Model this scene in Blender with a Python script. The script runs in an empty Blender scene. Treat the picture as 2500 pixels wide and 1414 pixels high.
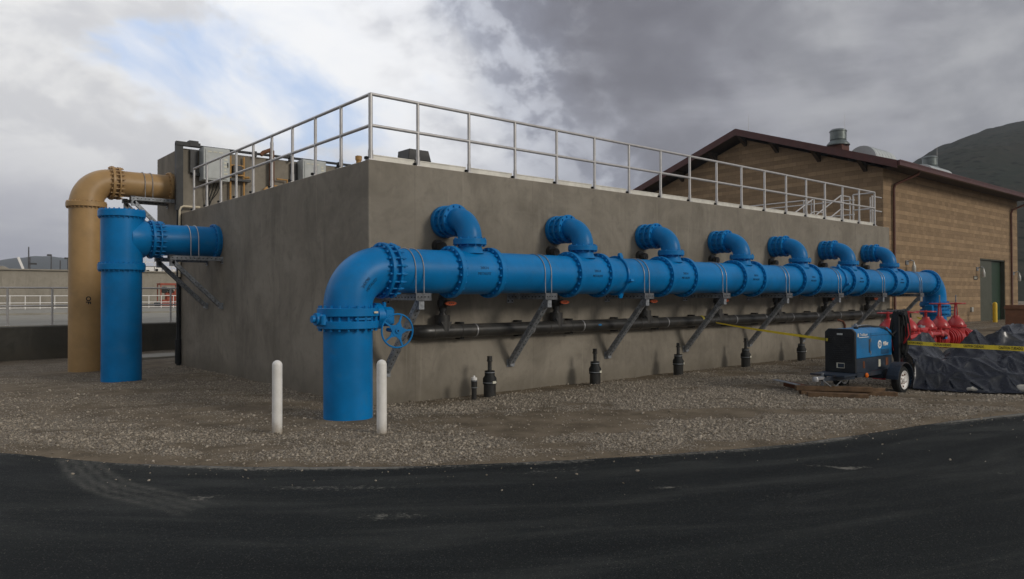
import bpy, math, random
import numpy as np
from mathutils import Vector, Matrix, Euler
R_=math.radians
rng=np.random.default_rng(7); random.seed(7)
sc=bpy.context.scene
C=sc.collection
# ------------------------------------------------------------------ camera
CAM=Vector((-5.7115,-10.2257,1.6792)); YAW,PITCH,ROLL=0.86998,0.01212,-0.0036
fwd=Vector((math.cos(YAW)*math.cos(PITCH),math.sin(YAW)*math.cos(PITCH),math.sin(PITCH)))
rgt=Vector((math.sin(YAW),-math.cos(YAW),0)); upv=rgt.cross(fwd)
c_,s_=math.cos(ROLL),math.sin(ROLL)
rgt,upv=(c_*rgt+s_*upv),(-s_*rgt+c_*upv)
cd=bpy.data.cameras.new('camera'); cam=bpy.data.objects.new('camera',cd); C.objects.link(cam)
M=Matrix((rgt,upv,-fwd)).transposed().to_4x4(); M.translation=CAM; cam.matrix_world=M
cd.sensor_width=36; cd.lens=36*1805.16/2500; cd.shift_y=-0.00216; cd.clip_start=.05; cd.clip_end=9000
sc.camera=cam
# ------------------------------------------------------------------ light
SUN_EL=R_(22); SUN_AZ=R_(-69)        # direction the light comes from, angle from +X (front right of the long wall)
ld=bpy.data.lights.new('sun','SUN'); ld.energy=1.25; ld.angle=R_(13); ld.color=(1,.93,.83)
lo=bpy.data.objects.new('sun',ld); C.objects.link(lo)
sd=Vector((math.cos(SUN_AZ)*math.cos(SUN_EL),math.sin(SUN_AZ)*math.cos(SUN_EL),math.sin(SUN_EL)))
lo.rotation_euler=sd.to_track_quat('Z','Y').to_euler(); lo.location=(0,-30,40)
sc.view_settings.view_transform='Standard'; sc.view_settings.look='None'
sc.view_settings.exposure=0.14; sc.view_settings.gamma=1
# ------------------------------------------------------------------ node helper
class NT:
    def __init__(s,tree): s.t=tree; s.n=tree.nodes; s.l=tree.links
    def new(s,typ,**k):
        n=s.n.new(typ)
        for a,b in k.items(): setattr(n,a,b)
        return n
    def set(s,sock,v):
        if v is None: return
        if hasattr(v,'is_linked') or isinstance(v,bpy.types.NodeSocket): s.l.new(v,sock)
        else:
            if isinstance(v,(tuple,list)) and len(v)==3 and sock.type=='RGBA': v=(*v,1)
            sock.default_value=v
    def math(s,op,a,b=None,c=None,clamp=False):
        n=s.new('ShaderNodeMath',operation=op,use_clamp=clamp); s.set(n.inputs[0],a); s.set(n.inputs[1],b)
        if c is not None: s.set(n.inputs[2],c)
        return n.outputs[0]
    def vmath(s,op,a,b=None):
        n=s.new('ShaderNodeVectorMath',operation=op); s.set(n.inputs[0],a); s.set(n.inputs[1],b)
        return n.outputs['Value'] if op in('DOT_PRODUCT','LENGTH') else n.outputs[0]
    def mix(s,f,a,b,blend='MIX'):
        n=s.new('ShaderNodeMix',data_type='RGBA',blend_type=blend); s.set(n.inputs[0],f); s.set(n.inputs[6],a); s.set(n.inputs[7],b); return n.outputs[2]
    def noise(s,vec,scale,detail=4,rough=.55,dist=0,out=0):
        n=s.new('ShaderNodeTexNoise'); s.set(n.inputs['Vector'],vec); s.set(n.inputs['Scale'],scale); n.inputs['Detail'].default_value=detail
        n.inputs['Roughness'].default_value=rough; n.inputs['Distortion'].default_value=dist; return n.outputs[out]
    def vor(s,vec,scale,feature='F1',out='Distance'):
        n=s.new('ShaderNodeTexVoronoi',feature=feature); s.set(n.inputs['Vector'],vec); s.set(n.inputs['Scale'],scale); return n.outputs[out]
    def ramp(s,f,lo,hi,smooth=True):
        n=s.new('ShaderNodeMapRange',interpolation_type='SMOOTHSTEP' if smooth else 'LINEAR',clamp=True)
        s.set(n.inputs[0],f); s.set(n.inputs[1],lo); s.set(n.inputs[2],hi); return n.outputs[0]
    def xyz(s,v):
        n=s.new('ShaderNodeSeparateXYZ'); s.set(n.inputs[0],v); return n.outputs
    def comb(s,x,y,z):
        n=s.new('ShaderNodeCombineXYZ'); s.set(n.inputs[0],x); s.set(n.inputs[1],y); s.set(n.inputs[2],z); return n.outputs[0]
    def map(s,v,scale=(1,1,1)):
        return s.vmath('MULTIPLY',v,scale)
    def pos(s): return s.new('ShaderNodeNewGeometry').outputs['Position']
    def obj(s): return s.new('ShaderNodeTexCoord').outputs['Object']
    def bump(s,h,strength=.3,dist=.01):
        n=s.new('ShaderNodeBump'); n.inputs['Strength'].default_value=strength; n.inputs['Distance'].default_value=dist; s.set(n.inputs['Height'],h); return n.outputs[0]
    def attr(s,name): return s.new('ShaderNodeAttribute',attribute_name=name).outputs['Fac']
# ------------------------------------------------------------------ sky
W=bpy.data.worlds.new('World'); sc.world=W; W.use_nodes=True
T=NT(W.node_tree); T.n.clear()
D=T.new('ShaderNodeTexCoord').outputs['Generated']
D=T.vmath('NORMALIZE',D)
dx,dy,dz=T.xyz(D)
mul=lambda a,b:T.math('MULTIPLY',a,b)
add=lambda a,b:T.math('ADD',a,b)
sub=lambda a,b:T.math('SUBTRACT',a,b)
a=T.vmath('DOT_PRODUCT',D,tuple(rgt))              # component of the direction toward the dark cloud bank
fw=T.vmath('DOT_PRODUCT',D,(fwd.x,fwd.y,0))
sunh=T.vmath('DOT_PRODUCT',D,(math.cos(SUN_AZ),math.sin(SUN_AZ),0))
wn=T.new('ShaderNodeTexNoise'); T.set(wn.inputs['Vector'],D); wn.inputs['Scale'].default_value=3.4; wn.inputs['Detail'].default_value=5
Dw=T.vmath('ADD',D,T.vmath('MULTIPLY',T.vmath('SUBTRACT',wn.outputs['Color'],(.5,.5,.5)),(.16,.16,.12)))
def puff(v,sc_,det=8,r=.5): return T.noise(T.map(v,(1,1,1.5)),sc_,det,r,0)
LT=(-.02,.02,-.035)                                # towards the shaded side of a cloud
n_mid=puff(Dw,4.4); n_mid2=puff(T.vmath('ADD',Dw,LT),4.4); emb=sub(n_mid2,n_mid)
n_fin=puff(Dw,11,7,.55); n_fin2=puff(T.vmath('ADD',Dw,(-.008,.008,-.014)),11,7,.55); embf=sub(n_fin2,n_fin)
soft=T.noise(T.vmath('ADD',D,(.3,.1,.7)),2.6,6,.52,.2)
lay=T.noise(T.comb(mul(a,1.0),mul(fw,1.0),mul(dz,3.2)),2.3,8,.56,.5)
wx,wy,wz=T.xyz(Dw); aw=T.vmath('DOT_PRODUCT',Dw,tuple(rgt)); al=add(mul(aw,.90),mul(wz,-.43)); ac=add(mul(aw,.43),mul(wz,.90))      # wind streaks run down to the right
n_str=T.noise(T.comb(mul(al,3.4),mul(ac,6.2),0.0),1.0,8,.55,.25)
n_st2=T.noise(T.comb(add(mul(al,4.6),4.0),add(mul(ac,8.0),2.0),1.0),1.0,8,.58,.25)
# dark bank on the right, its ragged bright edge leaning left with height
edge=add(add(add(a,mul(sub(dz,.17),.66)),.0),add(mul(sub(n_fin,.5),.14),mul(sub(n_mid,.5),.55)))
dark=T.ramp(edge,-.11,.10)
rim=mul(T.ramp(edge,-.20,-.05),T.ramp(edge,.04,-.03))
heap=T.ramp(add(mul(a,-.80),add(mul(sub(n_mid,.5),1.15),add(mul(sub(n_fin,.5),.32),add(mul(sub(soft,.5),.55),mul(dz,-.62))))),.105,.235)
white=T.mix(T.ramp(n_st2,.34,.62),(.74,.79,.89),(.96,.97,.985))
left=T.mix(mul(T.ramp(n_str,.48,.66),.80),white,(.48,.63,.92))
hs=add(mul(emb,2.2),add(mul(embf,.9),mul(sub(soft,.5),.9)))
hc=T.mix(T.ramp(hs,-.20,.22),(.655,.655,.67),(.86,.855,.845))
left=T.mix(mul(heap,.95),left,hc)
left=T.mix(mul(rim,.8),left,(.95,.955,.97))
lowc=T.mix(T.ramp(lay,.40,.62),(.40,.40,.465),(.62,.62,.655))
left=T.mix(T.ramp(dz,.22,.03),left,lowc)
left=T.mix(mul(T.ramp(dz,.06,.0),.7),left,(.38,.38,.45))
gs=add(mul(sub(lay,.5),.8),add(mul(emb,.7),add(mul(embf,.25),mul(sub(soft,.5),1.0))))
greyc=T.mix(T.ramp(gs,-.24,.26),(.160,.160,.188),(.310,.314,.357))
greyc=T.mix(T.ramp(add(a,add(mul(sub(n_mid,.5),.5),mul(sub(lay,.5),.5))),.26,.50),greyc,T.mix(T.ramp(gs,-.15,.15),(.265,.27,.30),(.43,.435,.455)))
greyc=T.mix(T.ramp(edge,.24,.03),greyc,T.mix(T.ramp(add(mul(emb,2.2),mul(embf,1.5)),-.14,.14),(.29,.305,.37),(.50,.52,.585)))
cloudc=T.mix(dark,left,greyc)
back=T.ramp(fw,.05,-.55)
cloudc=T.mix(back,cloudc,T.mix(T.ramp(sunh,-.5,.8),(.215,.228,.27),(.60,.59,.56)))
gap=mul(T.ramp(n_str,.52,.66),T.ramp(dz,.06,.2))
sky=T.new('ShaderNodeTexSky',sky_type='NISHITA',sun_disc=False,sun_elevation=SUN_EL,sun_rotation=R_(90)-SUN_AZ,air_density=1.0,dust_density=.6,ozone_density=1.5)
b1=T.new('ShaderNodeBackground'); T.l.new(sky.outputs[0],b1.inputs[0]); b1.inputs[1].default_value=.15
b2=T.new('ShaderNodeBackground'); T.set(b2.inputs[0],cloudc); b2.inputs[1].default_value=1.0
blue=mul(mul(gap,.22),mul(sub(1.0,dark),mul(sub(1.0,heap),sub(1.0,back))))
mx=T.new('ShaderNodeMixShader'); T.set(mx.inputs[0],blue); T.l.new(b2.outputs[0],mx.inputs[1]); T.l.new(b1.outputs[0],mx.inputs[2])
wo=T.new('ShaderNodeOutputWorld'); T.l.new(mx.outputs[0],wo.inputs[0])
# ------------------------------------------------------------------ materials
def mat(name,build):
    m=bpy.data.materials.new(name); m.use_nodes=True; t=NT(m.node_tree); t.n.clear()
    o=t.new('ShaderNodeOutputMaterial'); p=t.new('ShaderNodeBsdfPrincipled'); t.l.new(p.outputs[0],o.inputs[0])
    build(t,p); return m
def paint(name,col,rough=.35,var=.12,spec=.5,metal=0,bump=.05,scale=6,dirt=None,coat=0):
    def b(t,p):
        v=t.obj(); n=t.noise(v,scale,5,.6); c=t.mix(t.ramp(n,.3,.7),tuple(x*(1-var) for x in col),tuple(min(1,x*(1+var)) for x in col))
        if dirt:
            n2=t.noise(v,3.1,7,.68,.6); c=t.mix(t.math('MULTIPLY',t.ramp(n2,.52,.72),dirt[1]),c,dirt[0])
        t.set(p.inputs['Base Color'],c); p.inputs['Metallic'].default_value=metal
        t.set(p.inputs['Roughness'],t.math('ADD',rough-.06,t.math('MULTIPLY',t.noise(v,scale*3,3),.14)))
        p.inputs['Specular IOR Level'].default_value=spec; p.inputs['Coat Weight'].default_value=coat; p.inputs['Coat Roughness'].default_value=.2
        if bump: t.set(p.inputs['Normal'],t.bump(t.noise(v,scale*14,3),bump,.004))
    return mat(name,b)
def conc(name,ca,cb,streak=True,joints=None):
    def b(t,p):
        v=t.pos(); x,y,z=t.xyz(v); u=t.math('ADD',x,y)
        n=t.noise(v,.75,9,.66,.7); n2=t.noise(v,4.2,7,.68,.4); n3=t.noise(v,38,4,.6)
        c=t.mix(t.ramp(n,.27,.73),ca,cb)
        c=t.mix(t.math('MULTIPLY',t.ramp(n2,.48,.72),.38),c,tuple(q*.74 for q in ca))
        if streak:
            st=t.noise(t.comb(t.math('MULTIPLY',u,2.3),0.0,t.math('MULTIPLY',z,.55)),1.0,7,.66,.9)
            c=t.mix(t.math('MULTIPLY',t.ramp(st,.50,.70),.34),c,tuple(q*.62 for q in ca))
            st2=t.noise(t.comb(t.math('MULTIPLY',u,9.),3.0,t.math('MULTIPLY',z,.5)),1.0,3,.5,.2)
            c=t.mix(t.math('MULTIPLY',t.ramp(st2,.60,.74),.20),c,tuple(min(1,q*1.5) for q in cb))
            # damp, splash stained foot of the wall
            ft=t.ramp(t.math('ADD',z,t.math('MULTIPLY',t.math('SUBTRACT',st,.5),.5)),.38,.02)
            c=t.mix(t.math('MULTIPLY',ft,.35),c,(.10,.085,.06))
        if joints:
            f=t.math('FRACT',t.math('ADD',t.math('DIVIDE',u,joints),.17)); d=t.math('ABSOLUTE',t.math('SUBTRACT',f,.5))
            j=t.ramp(d,.004,.0005); c=t.mix(t.math('MULTIPLY',j,.28),c,tuple(q*.5 for q in ca))
            zf=t.ramp(t.math('ABSOLUTE',t.math('SUBTRACT',z,3.22)),.03,.0); c=t.mix(t.math('MULTIPLY',zf,t.math('MULTIPLY',t.ramp(n2,.4,.7),.3)),c,cb)
        hole=t.ramp(t.vor(v,7.0),.06,.035); c=t.mix(t.math('MULTIPLY',hole,t.math('MULTIPLY',t.ramp(n2,.45,.6),.5)),c,tuple(q*.4 for q in ca))
        t.set(p.inputs['Base Color'],c); p.inputs['Roughness'].default_value=.85; p.inputs['Specular IOR Level'].default_value=.25
        t.set(p.inputs['Normal'],t.bump(t.math('ADD',t.math('MULTIPLY',n2,.8),t.math('MULTIPLY',n3,.35)),.35,.012))
    return mat(name,b)
M={}
M['conc']=conc('concrete_wall',(.178,.158,.128),(.285,.255,.209),True,2.576)
M['conc2']=conc('concrete_pale',(.25,.235,.195),(.34,.32,.275),False)
M['conc3']=conc('concrete_shade_tone',(.045,.043,.036),(.085,.080,.068),True)  # darkened concrete: the shade on the low back wall is put into its colour
M['conctan']=conc('concrete_basin',(.27,.245,.20),(.33,.30,.25),True)
M['blue']=paint('blue_enamel',(.001,.172,.45),.38,.14,.22,bump=.03,scale=1.6,dirt=((.05,.17,.31),.30))
M['tan']=paint('tan_enamel',(.40,.250,.108),.42,.10,.35,bump=.03,scale=1.8,dirt=((.27,.19,.10),.35))
M['steel']=paint('galvanised_steel',(.25,.265,.285),.5,.3,.5,metal=.3,scale=14,dirt=((.10,.095,.085),.5))
M['steelrod']=paint('galvanised_rod',(.36,.36,.37),.4,.15,.5,metal=.5,scale=12)
M['platesteel']=paint('dull_plate_steel',(.105,.11,.12),.6,.3,.4,metal=.3,scale=14)
M['polegrey']=paint('pole_grey',(.10,.10,.105),.6,.2,.3)
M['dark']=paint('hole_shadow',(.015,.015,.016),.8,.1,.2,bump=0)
M['alu']=paint('aluminium_rail',(.50,.485,.475),.38,.08,.5,metal=.35,scale=9,bump=.02)
M['alusheet']=paint('aluminium_plate',(.66,.64,.58),.5,.1,.4,metal=.15,scale=5)
def b_boll(t,p):
    v=t.pos(); x,y,z=t.xyz(v); n=t.noise(v,9,6,.7); n2=t.noise(v,40,4,.7); c=t.mix(t.ramp(n,.35,.7),(.80,.78,.75),(.70,.68,.635))
    sp=t.math('MULTIPLY',t.ramp(t.math('ADD',z,t.math('MULTIPLY',t.math('SUBTRACT',n,.5),.35)),.16,-.03),.8); c=t.mix(sp,c,(.30,.245,.175))
    c=t.mix(t.math('MULTIPLY',t.ramp(n2,.66,.72),.5),c,(.42,.39,.34)); t.set(p.inputs['Base Color'],c); p.inputs['Roughness'].default_value=.5
M['boll']=mat('white_bollard_paint',b_boll)
M['white']=paint('white_paint',(.80,.78,.75),.45,.03,.5,scale=5,dirt=((.55,.5,.42),.25))
M['hdpe']=paint('black_plastic_pipe',(.028,.027,.025),.36,.3,.5,scale=5,dirt=((.085,.075,.062),.6))
M['rubber']=paint('black_rubber',(.013,.014,.014),.6,.3,.3,scale=9,dirt=((.05,.045,.038),.4))
M['orange']=paint('orange_plastic',(.62,.10,.02),.45,.1,.5)
M['yellow']=paint('yellow_paint',(.68,.45,.02),.45,.08,.5)
M['red']=paint('red_enamel',(.42,.020,.022),.33,.14,.5,scale=5,dirt=((.30,.05,.05),.3))
M['bluecab']=paint('welder_blue',(.006,.155,.38),.4,.12,.5,scale=6,dirt=((.07,.14,.2),.4))
M['cabblack']=paint('welder_black',(.010,.012,.014),.5,.3,.4,scale=7,dirt=((.05,.045,.04),.5))
M['navy']=paint('welder_base',(.016,.027,.045),.55,.3,.4,scale=7,dirt=((.13,.08,.05),.55))
M['lens']=paint('amber_lens',(.75,.16,.01),.25,.05,.5)
M['tarp']=paint('black_tarpaulin',(.006,.009,.017),.27,.25,.42,scale=4,bump=.05,dirt=((.022,.022,.023),.3))
M['bag']=paint('white_sandbag',(.42,.40,.35),.8,.15,.3,scale=9,bump=.3)
M['timber']=paint('weathered_timber',(.13,.080,.045),.8,.35,.3,scale=8,bump=.4,dirt=((.05,.035,.025),.6))
M['rust']=paint('rusty_steel',(.13,.045,.020),.8,.4,.3,scale=10,bump=.3,dirt=((.04,.02,.012),.6))
M['panel']=paint('grey_cabinet',(.44,.46,.45),.5,.08,.4,scale=4,dirt=((.3,.3,.27),.4))
M['paper']=paint('stained_label',(.62,.60,.50),.7,.1,.3,scale=9)
M['cream']=paint('cream_conduit',(.62,.54,.40),.5,.08,.4)
M['tanpipe']=paint('yellow_tan_pipe',(.45,.25,.08),.5,.12,.4)
M['fascia']=paint('maroon_fascia',(.075,.022,.018),.45,.15,.4,scale=3)
M['soffit']=paint('soffit_board',(.05,.035,.025),.7,.2,.3)
M['roof']=paint('metal_roof',(.10,.035,.03),.4,.15,.5)
M['gutterpipe']=paint('brown_downspout',(.10,.032,.016),.45,.2,.4)
M['door']=paint('green_door',(.062,.066,.045),.5,.08,.4,scale=2)
M['doord']=paint('dark_green_door',(.010,.035,.016),.5,.2,.4)
M['fan']=paint('green_grey_fan',(.15,.175,.17),.35,.15,.5,metal=.4)
M['fibre']=paint('white_fibreglass',(.50,.53,.53),.5,.05,.4)
M['olift']=paint('orange_machine',(.30,.055,.025),.5,.2,.4)
M['hill']=None
M['brownbox']=paint('brown_box',(.16,.07,.035),.7,.15,.3)
M['greyplastic']=paint('dark_grey_fixture',(.035,.035,.036),.5,.15,.4)
M['lampglass']=paint('lamp_glass',(.45,.45,.42),.2,.05,.6)
M['leaf']=paint('leaf_green',(.045,.075,.03),.8,.5,.2,scale=1.5)
M['ink']=paint('black_ink',(.012,.014,.02),.6,.1,.3,bump=0)
M['inkblue']=paint('dark_blue_ink',(.003,.05,.13),.6,.1,.3,bump=0)
M['tapeyellow']=paint('yellow_tape',(.72,.62,.10),.5,.1,.4,scale=8,bump=.05)
_t=NT(M['tapeyellow'].node_tree); _p=[n for n in _t.n if n.type=='BSDF_PRINCIPLED'][0]; _o=[n for n in _t.n if n.type=='OUTPUT_MATERIAL'][0]
_tr=_t.new('ShaderNodeBsdfTranslucent'); _tr.inputs[0].default_value=(.80,.70,.12,1); _mx=_t.new('ShaderNodeMixShader'); _mx.inputs[0].default_value=.5      # thin plastic film lets light through
_t.l.new(_p.outputs[0],_mx.inputs[1]); _t.l.new(_tr.outputs[0],_mx.inputs[2]); _t.l.new(_mx.outputs[0],_o.inputs['Surface'])
def b_cmu(t,p):
    v=t.pos(); x,y,z=t.xyz(v); u=t.math('ADD',x,y)
    n=t.new('ShaderNodeTexBrick'); n.offset=.5; t.set(n.inputs['Vector'],t.comb(u,t.math('ADD',z,.06),0.0)); n.inputs['Scale'].default_value=1
    n.inputs['Brick Width'].default_value=.4064; n.inputs['Row Height'].default_value=.2032; n.inputs['Mortar Size'].default_value=.006; n.inputs['Mortar Smooth'].default_value=.3; n.inputs['Bias'].default_value=-.2
    n.inputs['Color1'].default_value=(.85,.85,.85,1); n.inputs['Color2'].default_value=(1.1,1.1,1.1,1); n.inputs['Mortar'].default_value=(.62,.62,.62,1)
    row=t.math('FLOOR',t.math('DIVIDE',t.math('ADD',z,.06),.2032)); m5=t.math('FLOORED_MODULO',row,5.0)
    l=t.math('ADD',t.math('COMPARE',m5,0.0,.1),t.math('COMPARE',m5,2.0,.1),clamp=True)
    ns=t.noise(v,3,5,.6); nf=t.noise(v,55,5,.7)
    rough=t.mix(t.ramp(nf,.3,.7),(.235,.163,.100),(.345,.242,.148)); light=t.mix(t.ramp(ns,.3,.7),(.335,.234,.140),(.365,.256,.156))
    c=t.mix(l,rough,light); c=t.mix(1.0,c,n.outputs['Color'],'MULTIPLY')
    c=t.mix(t.math('MULTIPLY',t.ramp(ns,.5,.75),.2),c,(.2,.13,.07))
    t.set(p.inputs['Base Color'],c); p.inputs['Roughness'].default_value=.9; p.inputs['Specular IOR Level'].default_value=.2
    h=t.math('ADD',t.math('MULTIPLY',t.math('SUBTRACT',1.0,n.outputs['Fac']),.5),t.math('MULTIPLY',t.math('MULTIPLY',nf,t.math('SUBTRACT',1.0,l)),1.6))
    t.set(p.inputs['Normal'],t.bump(h,.5,.02))
M['cmu']=mat('block_masonry',b_cmu)
def b_hill(t,p):
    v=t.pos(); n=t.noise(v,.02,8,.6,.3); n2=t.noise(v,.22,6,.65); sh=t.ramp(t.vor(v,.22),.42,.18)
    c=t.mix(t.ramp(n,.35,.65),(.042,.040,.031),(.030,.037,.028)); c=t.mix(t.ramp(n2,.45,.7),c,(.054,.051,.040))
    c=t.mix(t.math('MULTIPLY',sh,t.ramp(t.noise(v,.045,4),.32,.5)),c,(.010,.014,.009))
    t.set(p.inputs['Base Color'],c); p.inputs['Roughness'].default_value=1; p.inputs['Specular IOR Level'].default_value=0
    t.set(p.inputs['Normal'],t.bump(n2,.6,2.5))
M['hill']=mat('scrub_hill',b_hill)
def b_ground(t,p):
    v=t.pos(); g=t.attr('gravel'); n=t.noise(v,2.2,7,.62,.3); nf=t.noise(v,60,5,.7); vo=t.vor(v,62,out='Color'); vd=t.vor(v,62)
    r=t.new('ShaderNodeSeparateColor'); t.l.new(vo,r.inputs[0]); rv=r.outputs[0]
    dirt=t.mix(t.ramp(n,.3,.7),(.092,.072,.049),(.200,.160,.113)); dirt=t.mix(t.math('MULTIPLY',t.ramp(nf,.4,.7),.5),dirt,(.22,.18,.125))
    st=t.mix(rv,(.14,.118,.09),(.43,.38,.31)); st=t.mix(t.ramp(vd,.45,.8),st,(.06,.048,.035))
    gm=t.ramp(t.math('ADD',g,t.math('ADD',t.math('MULTIPLY',t.math('SUBTRACT',rv,.5),.7),t.math('MULTIPLY',t.math('SUBTRACT',nf,.5),.6))),.35,.6)
    t.set(p.inputs['Base Color'],t.mix(gm,dirt,st)); p.inputs['Roughness'].default_value=.95; p.inputs['Specular IOR Level'].default_value=.15
    h=t.math('ADD',t.math('MULTIPLY',t.math('SUBTRACT',1.0,vd),gm),t.math('MULTIPLY',nf,.4))
    t.set(p.inputs['Normal'],t.bump(h,.8,.018))
M['ground']=mat('gravel_and_dirt',b_ground)
def b_stone(t,p):
    n=t.new('ShaderNodeNewGeometry').outputs['Random Per Island']; v=t.pos(); nf=t.noise(v,90,3)
    c=t.mix(n,(.15,.126,.096),(.49,.43,.35)); c=t.mix(t.math('MULTIPLY',t.ramp(nf,.4,.7),.4),c,(.16,.13,.09))
    t.set(p.inputs['Base Color'],c); p.inputs['Roughness'].default_value=.9; p.inputs['Specular IOR Level'].default_value=.2
M['stone']=mat('crushed_stone',b_stone)
def b_asph(t,p):
    v=t.pos(); d=t.attr('dust'); vo=t.vor(v,150,out='Color'); r=t.new('ShaderNodeSeparateColor'); t.l.new(vo,r.inputs[0]); rv=r.outputs[0]
    n=t.noise(v,1.1,7,.6,.4); nf=t.noise(v,130,4,.7); nm=t.noise(v,14,6,.65)
    c=t.mix(t.ramp(rv,.1,.95),(.0055,.0072,.0074),(.0200,.0238,.0238)); c=t.mix(t.math('MULTIPLY',t.ramp(n,.35,.7),.45),c,(.016,.0188,.0182))
    sk=t.noise(t.comb(t.math('MULTIPLY',t.attr('along'),.45),t.math('MULTIPLY',t.attr('across'),2.4),0.0),1.0,6,.6,.6); c=t.mix(t.math('MULTIPLY',t.ramp(sk,.46,.68),.55),c,(.048,.051,.047)); c=t.mix(t.math('MULTIPLY',t.ramp(sk,.46,.30),.6),c,(.005,.0068,.0075))
    fl=t.ramp(rv,.955,.98); c=t.mix(t.math('MULTIPLY',fl,.38),c,(.16,.15,.13))
    nk=t.noise(v,26,6,.75,.4); dm=t.ramp(t.math('ADD',d,t.math('ADD',t.math('MULTIPLY',t.math('SUBTRACT',nk,.5),1.7),t.math('MULTIPLY',t.math('SUBTRACT',nm,.5),.9))),.34,.95)
    c=t.mix(t.math('MULTIPLY',dm,.8),c,(.27,.255,.22))
    c=t.mix(t.math('MULTIPLY',t.attr('track'),t.ramp(nk,.22,.60)),c,(.26,.25,.215))
    t.set(p.inputs['Base Color'],c); t.set(p.inputs['Roughness'],t.math('ADD',.72,t.math('MULTIPLY',n,.25))); p.inputs['Specular IOR Level'].default_value=.18
    t.set(p.inputs['Normal'],t.bump(t.math('ADD',nf,t.math('MULTIPLY',rv,.5)),.75,.008))
M['asphalt']=mat('fresh_asphalt',b_asph)
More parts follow.
